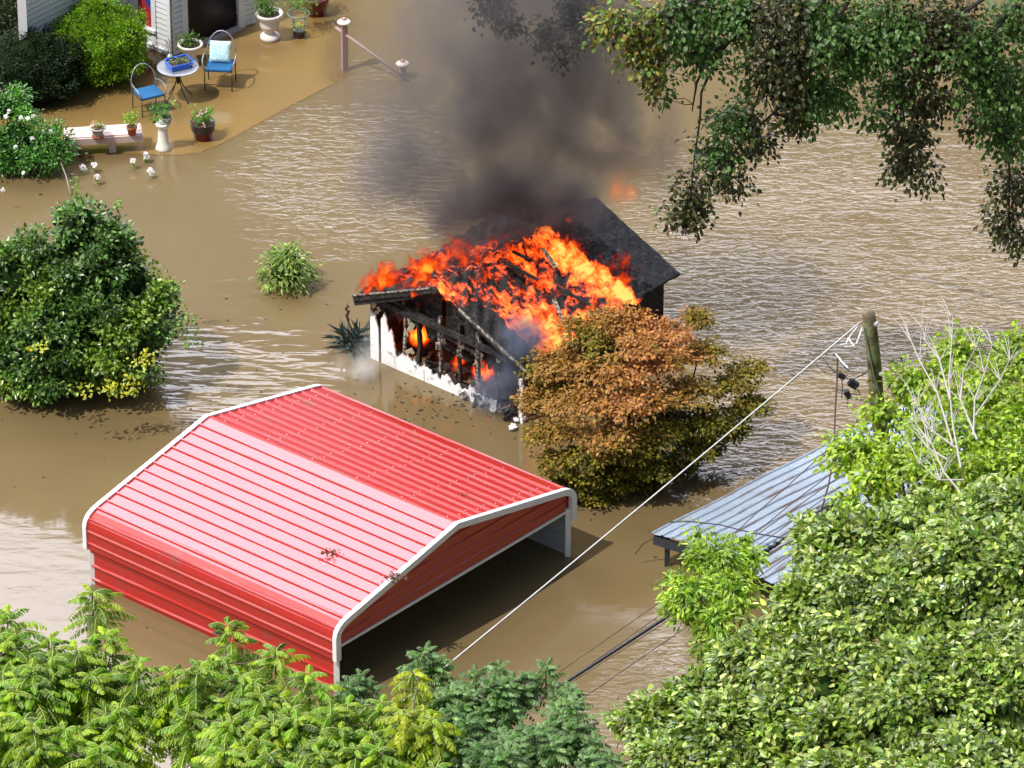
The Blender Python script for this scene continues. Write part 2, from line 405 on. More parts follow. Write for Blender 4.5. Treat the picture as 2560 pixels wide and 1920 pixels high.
# vertices anticlockwise seen from above? each entry: pixel of the corner, softness (m) of the edge that starts there
poly = [G(x, y)[:2] for (x, y), _ in pp]; soft_ = [w_ for _, w_ in pp]
x0_, x1_ = min(p[0] for p in poly), max(p[0] for p in poly); y0_, y1_ = min(p[1] for p in poly), max(p[1] for p in poly)
nx_, ny_ = 220, 170; gx_, gy_ = np.meshgrid(np.linspace(x0_, x1_, nx_), np.linspace(y0_, y1_, ny_), indexing='ij')
inside = np.zeros(gx_.shape, bool); fade = np.ones(gx_.shape)
for i in range(len(poly)):
    a, b = poly[i], poly[(i+1) % len(poly)]
    cr = ((a[1] > gy_) != (b[1] > gy_)) & (gx_ < (b[0]-a[0])*(gy_-a[1])/(b[1]-a[1]+1e-9)+a[0]); inside ^= cr
    ab = np.array(b)-a; tt_ = np.clip(((gx_-a[0])*ab[0]+(gy_-a[1])*ab[1])/(ab@ab), 0, 1)
    dd_ = np.hypot(gx_-a[0]-tt_*ab[0], gy_-a[1]-tt_*ab[1]); fade = np.minimum(fade, dd_/soft_[i])
fade = np.where(inside, fade, 0); fade = fade*fade*(3-2*fade)
V_ = np.stack([gx_, gy_, np.full(gx_.shape, .004)], -1).reshape(-1, 3); fl = fade.reshape(-1)
F_ = [(i*ny_+j, (i+1)*ny_+j, (i+1)*ny_+j+1, i*ny_+j+1) for i in range(nx_-1) for j in range(ny_-1) if fl[i*ny_+j]+fl[(i+1)*ny_+j+1]+fl[(i+1)*ny_+j]+fl[i*ny_+j+1] > 0]
tag(mesh_obj('flooded_patio', V_, F_, 'patio_water', None, False, None, np.repeat(fl[:, None], 3, 1)), kind='structure')
pb = np.array([0, 0, -.9])
gv = [(-400, -200, -1), (400, -200, -1), (400, 600, -1), (-400, 600, -1)]
tag(mesh_obj('ground', gv, [(0, 1, 2, 3)], 'soil'), kind='structure')

# ------------------------------------------------------------------ red carport
zE = .70
A = G(845, 1655, zE); A2 = G(211, 1369, zE); A1 = G(1464, 1313, zE)
uu = A-A2; Lc = np.linalg.norm(uu); uu /= Lc
vv = A1-A; Wc = np.linalg.norm(vv); vv /= Wc
vv = unit((vv-uu*np.dot(uu, vv)*.5)[None])[0]
print('carport', Lc, Wc, np.dot(uu, vv), G(1155, 1325, 1.9))
def CP(u, v_, z): return A2+uu*u+vv*v_+np.array([0, 0, z-zE])
prof = [(0, 0), (0, .45), (.025, .535), (.09, .61), (.18, .665), (.30, .70), (Wc/2, 1.27)]
prof = prof+[(Wc-a, b) for a, b in prof[:-1]][::-1]
def ribbed(profile, spacing, rw=.045, rh=.022, start=.1):
    P = [np.array(p, float) for p in profile]; out = [P[0]]; acc = start; 
    for i in range(len(P)-1):
        d = P[i+1]-P[i]; L = np.linalg.norm(d); d = d/L; n_ = np.array([-d[1], d[0]]); s_ = acc
        while s_+rw < L:
            for ds, hh in ((0, 0), (rw*.30, rh), (rw*.70, rh), (rw, 0)): out.append(P[i]+d*(s_+ds)+n_*hh)
            s_ += spacing
        acc = max(s_-L, .02) ; out.append(P[i+1])
    return out
cport = thing('carport', CP(0, 0, 0), 'red metal carport with white trim standing in brown floodwater', 'carport')
rp = ribbed(prof, .232, .062, .026)
def extrude_profile(pr, u0, u1, thick, mb, CPf=CP, nseg=12, z0=zE):
    k = len(pr); n_ = nseg
    for side, off in ((0, 0.0), (1, -thick)):
        vs = []
        for i in range(n_+1):
            u_ = u0+(u1-u0)*i/n_
            for j, q in enumerate(pr):
                d = pr[min(j+1, k-1)]-pr[max(j-1, 0)]; d = d/np.linalg.norm(d)
                wv_ = .004*math.sin(u_*2.1+j*.7)
                qq = np.array(q)+np.array([-d[1], d[0]])*(off)
                vs.append(CPf(u_, qq[0], z0+qq[1]+wv_*(side == 0)))
        fs = [(i*k+j, i*k+j+1, (i+1)*k+j+1, (i+1)*k+j) for i in range(n_) for j in range(k-1)]
        mb.add(vs, fs, side)
mb = MB(); extrude_profile(rp, .03, Lc-.03, .012, mb)
mb.build('roof', ['red_panel', 'galvanised'], cport, world=True)
# screws on the roof
sb = MB()
for k_, (p0, p1, s0, s1) in enumerate([(prof[5], prof[6], 0, 1), (prof[6], prof[7], 0, 1)]):
    p0 = np.array(p0); p1 = np.array(p1); d = p1-p0; LL = np.linalg.norm(d); d /= LL; nn_ = np.array([-d[1], d[0]])
    for i in range(12):
        for j in range(6):
            q = p0+d*(.12+i*.232)+nn_*.004
            if .12+i*.232 > LL: continue
            c = CP(.35+j*(Lc-.7)/5+.06*(i % 2), q[0], zE+q[1])
            sb.box(c, (.015, .015, .010), mi=0)
sb.build('screws', 'screw_metal', cport, world=True)
# side walls
for side in (0, 1):
    x0 = .06 if side == 0 else Wc-.06; sg = 1 if side == 0 else -1
    wp = [np.array(q) for q in ribbed([(x0, -1.27), (x0, .30)], .275, .060, .034, .09)]
    if side: wp = [np.array([2*x0-q[0], q[1]]) for q in wp][::-1]
    mb = MB(); extrude_profile(wp, .12, Lc-.12, .01, mb)
    mb.build('side_wall', ['red_panel', 'galvanised'], cport, world=True)
    for u_ in (.10, Lc-.10):
        pb_ = MB(); pb_.beam(CP(u_, x0+sg*.018, -.6), CP(u_, x0+sg*.018, zE+.25), .095, .095); pb_.build('corner_post', 'white_trim', cport, world=True, bevel=.006)
    for kk in range(1, 4):
        rb = MB(); rb.beam(CP(Lc*kk/4, x0+sg*.08, -.6), CP(Lc*kk/4, x0+sg*.08, zE+.40), .05, .05); rb.build('inner_post', 'galvanised', cport, world=True)
# trims: bent white band on each gable edge
def trim(u_, s_):
    mb = MB(); P = [np.array(p) for p in prof]; k = len(P); wd = .085
    inn = []
    for j in range(k):
        d = P[min(j+1, k-1)]-P[max(j-1, 0)]; d = d/np.linalg.norm(d); n_ = np.array([-d[1], d[0]])
        inn.append((P[j]+n_*.035, P[j]-n_*wd))
    vs = []
    for a, b in inn:
        for uo in (0, s_*.085):
            vs += [CP(u_+uo, a[0], zE+a[1]), CP(u_+uo, b[0], zE+b[1])]
    fs = []
    for j in range(k-1):
        a = j*4; b = a+4
        fs += [(a, b, b+1, a+1), (a+2, a+3, b+3, b+2), (a, a+2, b+2, b), (a+1, b+1, b+3, a+3)]
    fs += [(0, 1, 3, 2), ((k-1)*4, (k-1)*4+2, (k-1)*4+3, (k-1)*4+1)]
    mb.add(vs, fs); return mb.build('edge_trim', 'white_trim', cport, world=True, bevel=.004)
trim(0, 1); trim(Lc, -1)
for u_, nm_ in ((.07, 'far'), (Lc-.11, 'near')):
    # gable panel with horizontal ribs, hangs down to z
    zb = .20; inner = [(p[0]+(.05 if p[0] < Wc/2 else -.05 if p[0] > Wc/2 else 0), p[1]-.03) for p in prof if p[1] > zb]
    inner = [(inner[0][0], zb)]+inner+[(inner[-1][0], zb)]
    mb = MB(); zs = [zb]
    z_ = zb+.02
    rows = []
    ribs = ribbed([(0, zb), (0, 1.25)], .21, .05, .022, .16)
    def xr(z):                                  # interval of the profile at height z
        xs = []
        for i in range(len(inner)-1):
            (xa, za), (xb, zb_) = inner[i], inner[i+1]
            if (za-z)*(zb_-z) <= 0 and za != zb_: xs.append(xa+(xb-xa)*(z-za)/(zb_-za))
        return (min(xs), max(xs)) if xs else (Wc/2, Wc/2)
    sgn = 1 if nm_ == 'near' else -1
    vs = []
    for q in ribs:
        a, b = xr(min(q[1], 1.235)); vs += [CP(u_+sgn*(-q[0]), a, zE+min(q[1], 1.235)), CP(u_+sgn*(-q[0]), b, zE+min(q[1], 1.235))]
    fs = [(2*i, 2*i+1, 2*i+3, 2*i+2) for i in range(len(ribs)-1)]
    mb.add(vs, fs, 0)
    mb.build('gable_panel', ['red_panel'], cport, world=True)
    mb = MB(); mb.beam(CP(u_, .07, zE+zb-.01), CP(u_, Wc-.07, zE+zb-.01), .05, .045); mb.build('gable_trim', 'white_trim', cport, world=True)
# roof bows inside
for kk in range(1, 4):
    rb = MB(); pts = [CP(Lc*kk/4, p[0]+(.10 if p[0] < Wc/2 else -.10 if p[0] > Wc/2 else 0), zE+p[1]-.08) for p in prof[2:-2]]
    rb.tube(pts, .03, 5); rb.build('roof_bow', 'galvanised', cport, world=True)

# ------------------------------------------------------------------ burning shed
S0 = G(930, 893); su = unit(np.array([[.76, -.65, 0]]))[0]; sv = np.array([-su[1], su[0], 0])
SW = 3.55; SL = 3.95; SH = 1.38; SR = .78; OV = .22
zr = lambda u_: SH+SR*(1-abs(u_-SW/2)/(SW/2))
def SP(u, v_, z): return S0+su*u+sv*v_+np.array([0, 0, z])
shed = thing('burning_shed', SP(0, 0, 0), 'small garden shed burning fiercely with charred studs and blackened roof', 'shed', rz=math.atan2(su[1], su[0]))
def sbuild(mb, name, mats, **k): return mb.build(name, mats, shed, world=True, **k)
# studs across the gable front, each its own
for i, u_ in enumerate([.0, .28, .78, 1.12, 1.62, 2.08, 2.52, 2.98, 3.48]):
    mb = MB(); top = SH+SR*(1-abs(u_-SW/2)/(SW/2))-.12
    zt = min(top, SH+.05) if i not in (0, 8) else SH
    pts = [SP(u_+.012*math.sin(z*7+i), .03+.01*math.cos(z*5+i), z) for z in np.linspace(-.2, zt, 9)]
    mb.tube(pts, [(.042 if i % 3 else .055)*random.uniform(.75, 1.1) for _ in pts], 4)
    sbuild(mb, 'stud', ['char' if i % 2 else 'ash'] if i not in (0, 8) else ['char'])
for i, u_ in enumerate([.12, .9, 1.66, 2.12, 2.56, 3.02]):    # pale flakes of insulation and sheathing clinging to studs
    mb = MB()
    for k_ in range(9):
        z_ = random.uniform(.35, 1.25); mb.box(SP(u_+random.uniform(-.06, .06), .0+random.uniform(-.03, .03), z_), (random.uniform(.03, .09), .02, random.uniform(.05, .18)), np.array(Matrix.Rotation(random.uniform(-.5, .5), 3, 'Y')))
    sbuild(mb, 'sheathing_scrap', ['insulation' if i in (0, 1) else 'ash'])
# ragged white siding left at the foot of the front wall
def ragged(u0, u1, topf, v_=-.04, n_=60, th=.03, mat='scorched_white', name='siding'):
    mb = MB(); vs = []
    for k_ in range(n_+1):
        u_ = u0+(u1-u0)*k_/n_; zt = topf(u_)+random.uniform(-.05, .05)+.05*math.sin(u_*31)*math.sin(u_*7)
        for vo in (v_, v_+th): vs += [SP(u_, vo, -.3), SP(u_, vo, zt)]
    fs = []
    for k_ in range(n_):
        a = k_*4; b = a+4; fs += [(a, b, b+1, a+1), (a+2, a+3, b+3, b+2), (a+1, b+1, b+3, a+3)]
    mb.add(vs, fs); return sbuild(mb, name, [mat])
ragged(.0, .20, lambda u_: .95-.9*max(0, u_-.12)*4)
ragged(.26, .60, lambda u_: .98-2.2*max(0, u_-.36)+.1*math.sin(u_*40))
ragged(.58, 1.3, lambda u_: .30+.05*math.sin(u_*9))
ragged(1.28, 3.0, lambda u_: .27-.05*(u_-1.3)+.05*math.sin(u_*11))
ragged(3.0, 3.5, lambda u_: .10+.05*math.sin(u_*15), mat='ash')
mb = MB()
for k_ in range(7):
    z_ = .05+k_*.13; mb.box(SP(3.58+random.uniform(-.02, .02), -.03, z_), (.07, .05, .12), np.array(Matrix.Rotation(math.atan2(su[1], su[0])+random.uniform(-.2, .2), 3, 'Z')))
sbuild(mb, 'corner_trim', ['scorched_white'])
mb = MB(); mb.beam(SP(.0, -.02, SH*.90), SP(3.5, -.02, SH*.86), .06, .11); mb.beam(SP(.3, .0, SH+.02), SP(1.5, .02, SH*.90), .05, .08); mb.beam(SP(1.62, .03, SH*.80), SP(2.5, .05, SH*.70), .05, .07)
mb.beam(SP(1.1, .3, .75), SP(2.2, .25, .62), .05, .12); mb.beam(SP(2.2, .35, .9), SP(3.1, .3, .72), .05, .10)
sbuild(mb, 'wall_plate', ['char'])
for k_ in range(6):
    mb = MB(); u_ = .6+k_*.46+random.uniform(-.1, .1); mb.beam(SP(u_, .02, .32-.05*u_+random.uniform(-.02, .02)), SP(u_+random.uniform(.2, .42), .03, .30-.05*u_+random.uniform(-.03, .03)), .06, .06); sbuild(mb, 'sill_piece', ['char'])
for k_ in range(14):
    mb = MB(); u_ = random.uniform(2.2, 3.5); mb.box(SP(u_, random.uniform(-.12, .05), random.uniform(.0, .22)), (random.uniform(.08, .28), .05, random.uniform(.03, .10)), np.array(Matrix.Rotation(random.uniform(0, 3), 3, 'Z') @ Matrix.Rotation(random.uniform(-.7, .7), 3, 'Y'))); sbuild(mb, 'rubble_piece', ['ash' if k_ % 2 else 'char'])
# walls at back and sides
mb = MB(); mb.prism([SP(0, .1, -.3), SP(0, SL, -.3), SP(0, SL, SH), SP(0, .1, SH)], .05); mb.prism([SP(0, SL, -.3), SP(SW, SL, -.3), SP(SW, SL, SH), SP(SW/2, SL, SH+SR-.1), SP(0, SL, SH)], .05)
mb.prism([SP(SW, .9, -.3), SP(SW, SL-.05, -.3), SP(SW, SL-.05, SH-.05), SP(SW, .9, SH-.05)], .05)
sbuild(mb, 'charred_wall', ['char'])
for (ua, ub, lo, hi_) in [(.2, .75, .55, .8), (.8, 1.6, .5, .85), (1.7, 2.4, .55, .9), (2.5, 3.1, .35, .8), (3.0, 3.45, .0, .9)]:     # ragged char hanging in the gable
    mb = MB(); n_ = 16; vs = []
    for k_ in range(n_+1):
        u_ = ua+(ub-ua)*k_/n_; zt = zr(u_)-.12; zb_ = SH*lo+(zt-SH*lo)*random.uniform(.1, .45)+.08*math.sin(u_*13)
        for vo in (.10, .13): vs += [SP(u_, vo, min(zb_, zt-.05)), SP(u_, vo, zt)]
    mb.add(vs, [q for k_ in range(n_) for a in [k_*4] for q in ((a, a+4, a+5, a+1), (a+2, a+3, a+7, a+6), (a, a+2, a+6, a+4))]); sbuild(mb, 'charred_sheet', ['char'])
# bargeboards (rakes)
mb = MB(); mb.beam(SP(-OV, -OV, zr(-OV)-.04), SP(SW/2, -OV, zr(SW/2)-.02), .05, .12); mb.beam(SP(-OV, -OV+.02, zr(-OV)-.15), SP(SW/2-.6, -OV+.04, zr(SW/2-.6)-.13), .04, .10)
sbuild(mb, 'bargeboard', ['char'])
mb = MB(); pts = [SP(u_, -OV-.035, zr(u_)+.025) for u_ in np.linspace(-OV, SW/2-.15, 8)]
for a, b in zip(pts[:-1], pts[1:]): mb.beam(a, b, .02, .03)
sbuild(mb, 'scorched_edge', ['ash'])
mb = MB(); mb.beam(SP(SW/2+.5, -OV, zr(SW/2+.5)-.02), SP(SW+OV, -OV, zr(SW+OV)-.03), .05, .12); sbuild(mb, 'bargeboard', ['char']); mb = MB()
for k_ in range(12):
    u_ = SW/2+.6+k_*.14; mb.box(SP(u_, -OV-.035, zr(u_)+.02), (.15, .02, .05), np.array(Matrix.Rotation(math.atan2(su[1], su[0]), 3, 'Z')) @ np.array(Matrix.Rotation(.42, 3, 'Y')))
sbuild(mb, 'scorched_edge', ['ash'])
# roof: charred, buckled, with burning holes
m = bpy.data.materials.new('burning_roof'); m.use_nodes = True; t = NT(m.node_tree); MATS['burning_roof'] = m
pos = t.n('TexCoord').outputs['Object']; fm = t.n('Attribute', attribute_name='Col').outputs['Fac']
n_a = t.noise(pos, 2.6, 6, .62, .8); n_b = t.noise(pos, 9.0, 4, .6, .4)
fire = t.m('ADD', t.m('MULTIPLY', n_a, .7), t.m('MULTIPLY', n_b, .3))
fire = t.m('ADD', fire, t.m('MULTIPLY', t.m('SUBTRACT', fm, .5), .40))
fi = t.m('SUBTRACT', fire, .50)
fi = t.m('MULTIPLY', fi, 4.5, clamp=True)
ec = t.ramp(fi, [(0, (0, 0, 0)), (.18, (.30, .015, .002)), (.40, (1, .09, .008)), (.68, (1, .24, .02)), (1, (1, .55, .10))])
cc = t.ramp(n_b, [(.3, (.006, .005, .006)), (.6, (.03, .027, .028)), (.75, (.09, .085, .085))])
b = t.n('BsdfPrincipled', {'Base Color': cc, 'Roughness': .85, 'Emission Color': ec, 'Emission Strength': t.m('MULTIPLY', t.ss(fi, 0.0, .3), 1.25),
     'Normal': t.n('Bump', {'Height': n_b, 'Strength': .8, 'Distance': .05}).outputs[0]})
t.n('OutputMaterial', {'Surface': b.outputs[0]})
def gauss(a, b, c, d, s): return math.exp(-((a-c)**2+(b-d)**2)/(2*s*s))
def roof_slope(right):
    nu, nv = 90, 110; vs = []; col = []
    for i in range(nu+1):
        for j in range(nv+1):
            a = i/nu; v_ = -OV+(SL+2*OV)*j/nv
            u_ = SW/2+(SW/2+OV)*a*(1 if right else -1)
            amp = .05*(1 if v_ < SL-.5 else .15)
            z = zr(u_)+.05+amp*(math.sin(u_*9+v_*4)*math.cos(v_*7-u_*3)+.6*math.sin(u_*23+v_*17)+random.uniform(-.4, .4))
            if right: z -= .22*gauss(u_, v_, 2.5, 1.6, .6)
            else: z -= .2*gauss(u_, v_, .9, 1.6, .7)
            vs.append(SP(u_, v_, z))
            if right:
                edge = (v_-(SL-.95))/.35+(.5-a)*.6
                f_ = .62-max(0, min(1, edge+.5))*1.3 + .35*gauss(u_, v_, 3.2, 3.0, .6)+.25*gauss(u_, v_, 2.4, 2.7, .5)+.25*gauss(u_, v_, 3.4, 1.0, .6) - .30*gauss(u_, v_, 2.9, 2.0, .35)-.15*gauss(u_, v_, 2.2, .9, .4)
                if v_ < .25 and a > .15: f_ -= .55*(1 if a > .3 else .3)
            else:
                f_ = .52 if v_ < 2.2 else max(-.2, .52-(v_-2.2)*.8)
                if v_ < .35 and a > .25: f_ = -.2
            col.append((f_, f_, f_))
    fs = []; mi = []
    for i in range(nu):
        for j in range(nv):
            a = i*(nv+1)+j; q = (a, a+nv+1, a+nv+2, a+1); fs.append(q if right else q[::-1]); mi.append(0)
    Mi = loc_of(shed).inverted()
    o = mesh_obj('roof_slope', [Mi @ Vector(p) for p in vs], fs, ['burning_roof', 'shingle'], mi, True, shed, np.clip(np.array(col), 0, 1))
    sm = o.modifiers.new('thick', 'SOLIDIFY'); sm.thickness = .06; sm.offset = -1
    return o
roof_slope(True); roof_slope(False)
# fallen rafters and planks lying on the roof
for i in range(5):
    mb = MB(); u_ = random.uniform(1.9, 3.1); v_ = random.uniform(.3, 2.9); a = random.uniform(-.5, .5); L = random.uniform(.25, .7)
    mb.beam(SP(u_, v_, zr(u_)+.13), SP(u_+L*math.cos(a), v_+L*math.sin(a), zr(u_+L*math.cos(a))+.10+random.uniform(0, .08)), .06, .035)
    sbuild(mb, 'rafter', ['char' if i % 3 else 'ash'])
# burnt heap inside
mb = MB()
for i in range(70):
    mb.box(SP(random.uniform(.4, 3.3), random.uniform(.15, 1.6), random.uniform(-.05, .25)), (random.uniform(.05, .4), random.uniform(.04, .12), random.uniform(.04, .12)), np.array(Matrix.Rotation(random.uniform(0, 3), 3, 'Z') @ Matrix.Rotation(random.uniform(-.6, .6), 3, 'Y')))
sbuild(mb, 'burnt_heap', ['char'])

# flames: a real volume above and inside the shed
def fire_volume(name, label, poly_mb, strength, thr, scale, absorb, rate, zfall, colors, parent=None, masks=None, root=None):
    m = bpy.data.materials.new(name); m.use_nodes = True; t = NT(m.node_tree); MATS[name] = m
    pos = t.n('NewGeometry').outputs['Position']
    wp = t.n('TexNoise', {'Vector': pos, 'Scale': scale*.55, 'Detail': 2.0})
    p2 = t.vm('ADD', t.scalev(pos, (1, 1, .50)), t.vm('MULTIPLY', t.vm('SUBTRACT', wp.outputs[1], (.5, .5, .5)), (.5, .5, .4)))
    f = t.noise(p2, scale, 4, .62, .3)
    if zfall is not None: f = t.m('SUBTRACT', f, zfall(t, pos))
    if masks:
        mm = None
        for (c, r, a) in masks:
            d = t.vm('DISTANCE', pos, tuple(c)); g = t.m('MULTIPLY', t.m('SUBTRACT', 1.0, t.ss(d, 0.0, r)), a)
            mm = g if mm is None else t.m('MAXIMUM', mm, g)
        f = t.m('ADD', f, t.m('SUBTRACT', mm, .20))
    fi = t.m('MULTIPLY', t.m('SUBTRACT', f, thr), 5.0, clamp=True)
    ec = t.ramp(fi, colors)
    st = t.m('MULTIPLY', t.m('POWER', fi, 1.1), strength)
    em = t.n('Emission', {'Color': ec, 'Strength': st})
    ab = t.n('VolumeAbsorption', {'Color': (.35, .2, .12, 1), 'Density': t.m('MULTIPLY', t.ss(fi, 0.0, .2), absorb)})
    ad = t.n('AddShader', {0: em.outputs[0], 1: ab.outputs[0]})
    t.n('OutputMaterial', {'Volume': ad.outputs[0]})
    m.cycles.volume_step_rate = rate; m.cycles.volume_sampling = 'DISTANCE'
    o = poly_mb.build(name, [name]); tag(o, label, 'fire', kind='stuff'); return o
HOT = [(0, (.7, .018, .002)), (.35, (1, .060, .004)), (.75, (1, .13, .008)), (1, (1, .30, .03))]
# prism above the roof, following the ridge
mb = MB(); H0, H1 = -.12, .90
sec = [(-OV-.05, zr(-OV)+H0), (SW/2, zr(SW/2)+H0), (SW+OV+.05, zr(SW+OV)+H0), (SW+OV+.05, zr(SW+OV)+H1*.7), (SW/2, zr(SW/2)+H1), (-OV-.05, zr(-OV)+H1*.7)]
va = [SP(u_, -OV-.1, z) for u_, z in sec]; vb = [SP(u_, SL-.2, z) for u_, z in sec]
mb.add(va+vb, [(0, 1, 4, 5), (1, 2, 3, 4), (6, 11, 10, 7), (7, 10, 9, 8)]+[(i, i+6, (i+1) % 6+6, (i+1) % 6) for i in range(6)])
nR = su*SR/(SW/2)
def above_roof(t, pos):
    # height above the roof planes raises the threshold
    q = t.vm('SUBTRACT', pos, tuple(SP(SW/2, 0, SH+SR)))
    ul = t.m('ABSOLUTE', t.vm('DOT_PRODUCT', q, tuple(su)))
    hz = t.m('ADD', t.n('SeparateXYZ', {0: q}).outputs[2], t.m('MULTIPLY', ul, SR/(SW/2)))
    return t.m('MULTIPLY', t.m('MAXIMUM', hz, 0.0), .32)
masks = [(SP(3.2, 3.0, SH+.3), .95, .30), (SP(2.45, 2.7, SH+.6), .9, .26), (SP(3.3, .9, SH+.2), .95, .28), (SP(2.0, .7, SH+.75), .7, .24), (SP(1.2, .1, SH+.5), .9, .36),
         (SP(.15, .1, SH+.25), 1.0, .38), (SP(.5, .9, SH+.4), .9, .36), (SP(.35, 1.9, SH+.4), .8, .30), (SP(1.0, 2.3, SH+.6), .8, .24), (SP(2.6, 1.5, SH+.4), 1.0, .20), (SP(1.9, 1.9, SH+.8), 1.0, .22), (SP(.8, 1.5, SH+.6), .8, .26), (SP(1.3, 1.1, SH+.75), .8, .26), (SP(2.0, 3.2, SH+.8), .6, .20), (SP(3.5, 2.0, SH+.2), .6, .24), (SP(1.7, .0, SH+.6), .6, .3)]
fire_volume('roof_flames', 'orange flames pouring off the shed roof under dark smoke', mb, 13, .535, 4.6, 7, .10, above_roof, HOT, masks=masks)
mb = MB(); va = [SP(.3, .1, .12), SP(3.3, .1, .05), SP(3.3, 1.0, .05), SP(.3, 1.0, .12)]; vb = [SP(.3, .1, SH+.2), SP(3.3, .1, SH), SP(3.3, 1.0, SH), SP(.3, 1.0, SH+.2)]
mb.add(va+vb, [(3, 2, 1, 0), (4, 5, 6, 7)]+[(i, (i+1) % 4, (i+1) % 4+4, i+4) for i in range(4)])
masks = [(SP(.85, .35, .62), .40, .42), (SP(1.75, .4, .35), .42, .26), (SP(2.3, .35, .38), .45, .36), (SP(2.85, .4, .30), .35, .26), (SP(.35, .3, 1.1), .5, .25), (SP(1.1, .2, 1.15), .5, .22), (SP(2.6, .2, 1.1), .5, .2), (SP(3.1, .3, .6), .3, .2)]
fire_volume('wall_flames', 'orange flames glowing between the charred studs of the shed wall', mb, 20, .53, 3.8, 5, .12, None, HOT, masks=masks)
# smoke
def smoke_volume(name, label, cat, blobs, dens, albedo, scale, thr, rate, aniso=0.0):
    m = bpy.data.materials.new(name); m.use_nodes = True; t = NT(m.node_tree); MATS[name] = m
    pos = t.n('NewGeometry').outputs['Position']
    f = None; wp = t.n('TexNoise', {'Vector': pos, 'Scale': scale*.6, 'Detail': 1.0}).outputs[1]
    p2 = t.vm('ADD', t.scalev(pos, (1, 1, .8)), t.vm('MULTIPLY', t.vm('SUBTRACT', wp, (.5, .5, .5)), (.9, .9, .9)))
    nz_ = t.noise(p2, scale, 4.5, .62)
    for c, r, a in blobs:
        g = t.m('MULTIPLY', t.m('SUBTRACT', 1.0, t.ss(t.vm('DISTANCE', pos, tuple(c)), 0.0, r)), a)
        f = g if f is None else t.m('ADD', f, g)
    dn = t.m('MULTIPLY', t.m('MAXIMUM', t.m('SUBTRACT', nz_, thr), 0.0), f)
    dn = t.m('MULTIPLY', dn, dens)
    v = t.n('VolumePrincipled', {'Color': (*albedo, 1), 'Density': dn, 'Anisotropy': aniso})
    t.n('OutputMaterial', {'Volume': v.outputs[0]})
    m.cycles.volume_step_rate = rate; m.cycles.volume_sampling = 'MULTIPLE_IMPORTANCE'
    lo = np.min([np.array(c)-r for c, r, a in blobs], 0); hi = np.max([np.array(c)+r for c, r, a in blobs], 0)
    lo[2] = max(lo[2], .05)
    mb = MB(); mb.box((lo+hi)/2, hi-lo); o = mb.build(name, [name]); tag(o, label, cat, kind='stuff'); return o
sm = [(D(1130, 400, 3.2), 1.1, 1.6), (D(1110, 450, 2.7), .9, 2.2), (D(1000, 470, 2.6), 1.0, 1.6), (D(1230, 440, 2.7), .9, 1.9), (D(1060, 430, 2.9), .8, 1.4), (D(1260, 310, 4.2), 1.3, 1.15), (D(980, 340, 4.0), 1.5, .75), (D(1370, 270, 4.6), 1.1, .8), (D(1080, 235, 5.0), 1.0, 1.25),
      (D(1180, 160, 5.8), 2.4, .48), (D(900, 220, 5.2), 1.9, .42), (D(1120, 0, 7.2), 3.0, .50), (D(850, 380, 3.4), 1.2, .7), (D(1410, 360, 3.8), .9, .5), (D(1100, 330, 3.9), .9, .8), (D(1300, 100, 6.4), 1.7, .4)]
smoke_volume('smoke', 'dark grey smoke plume rising off the burning shed', 'smoke', sm, 10.5, (.25, .235, .24), 1.15, .37, .35)
smoke_volume('steam', 'small white puff of steam on the water by the shed corner', 'steam', [(D(783, 803, .2), .34, .9), (D(800, 770, .35), .45, .4), (D(740, 790, .3), .4, .25)], 12.0, (.95, .95, .95), 3.0, .32, 1.0)
smoke_volume('wall_smoke', 'thin bluish smoke drifting out of the shed front corner', 'smoke', [(SP(3.1, -.15, .55), .5, 1.2), (SP(3.3, -.1, 1.0), .5, .9), (SP(3.5, .1, 1.6), .6, 2.2), (SP(2.9, -.2, .4), .5, 1.0)], 11.0, (.30, .36, .50), 2.2, .34, .8)
mb = MB(); c0 = D(1345, 420, 1.6); mb.box(c0+np.array([0, 0, .45]), (.7, .7, 1.5))
fire_volume('flame_wisp', 'faint red flame wisp beyond the far roof edge of the shed', mb, 1.3, .47, 2.6, .6, .4, None, HOT, masks=[(c0, .6, .34), (c0+np.array([.1, 0, .5]), .45, .26)])

# debris floating off the shed
def float_bits(name, label, pts, smin, smax, mat, kind='stuff'):
    mb = MB()
    for p in pts:
        s_ = random.uniform(smin, smax); mb.box(p+np.array([0, 0, .004]), (s_, s_*random.uniform(.3, .7), .012), np.array(Matrix.Rotation(random.uniform(0, 3), 3, 'Z')))
    o = mb.build(name, [mat]); tag(o, label, 'debris', kind=kind); return o
pts = [G(random.gauss(1120, 110), random.gauss(1010, 40)) for _ in range(130)]+[G(random.uniform(380, 900), random.uniform(640, 1150)) for _ in range(45)]+[G(random.uniform(0, 1700), random.uniform(1050, 1700)) for _ in range(35)]
float_bits('floating_char', 'scattered black flecks of char floating on the brown water', pts, .015, .06, 'bark_dark')
k_ = 0
for (x, y, s_, lab) in [(1270, 1030, .16, 'middle one of the broken white siding scraps at the shed front corner'), (1300, 1052, .18, 'largest broken white siding scrap, closest to the maple foliage'), (1330, 1035, .14, 'white siding scrap farthest right, under the maple edge'), (1285, 1075, .10, 'small white siding scrap lying lowest, nearest the red carport'), (1240, 1028, .13, 'white siding scrap second from the left along the shed foot'), (1215, 1012, .10, 'small white siding scrap leftmost along the shed foot')]:
    mb = MB(); p = G(x, y)
    for _ in range(5): mb.box(p+np.array([random.uniform(-s_, s_)*.6, random.uniform(-s_, s_)*.6, .03+random.uniform(0, .05)]), (s_*random.uniform(.4, 1.1), s_*.4, .03), np.array(Matrix.Rotation(random.uniform(0, 3), 3, 'Z') @ Matrix.Rotation(random.uniform(-.4, .4), 3, 'X')))
    o = mb.build('siding_fragment', ['scorched_white']); tag(o, lab, 'debris', 'siding fragments by the shed')

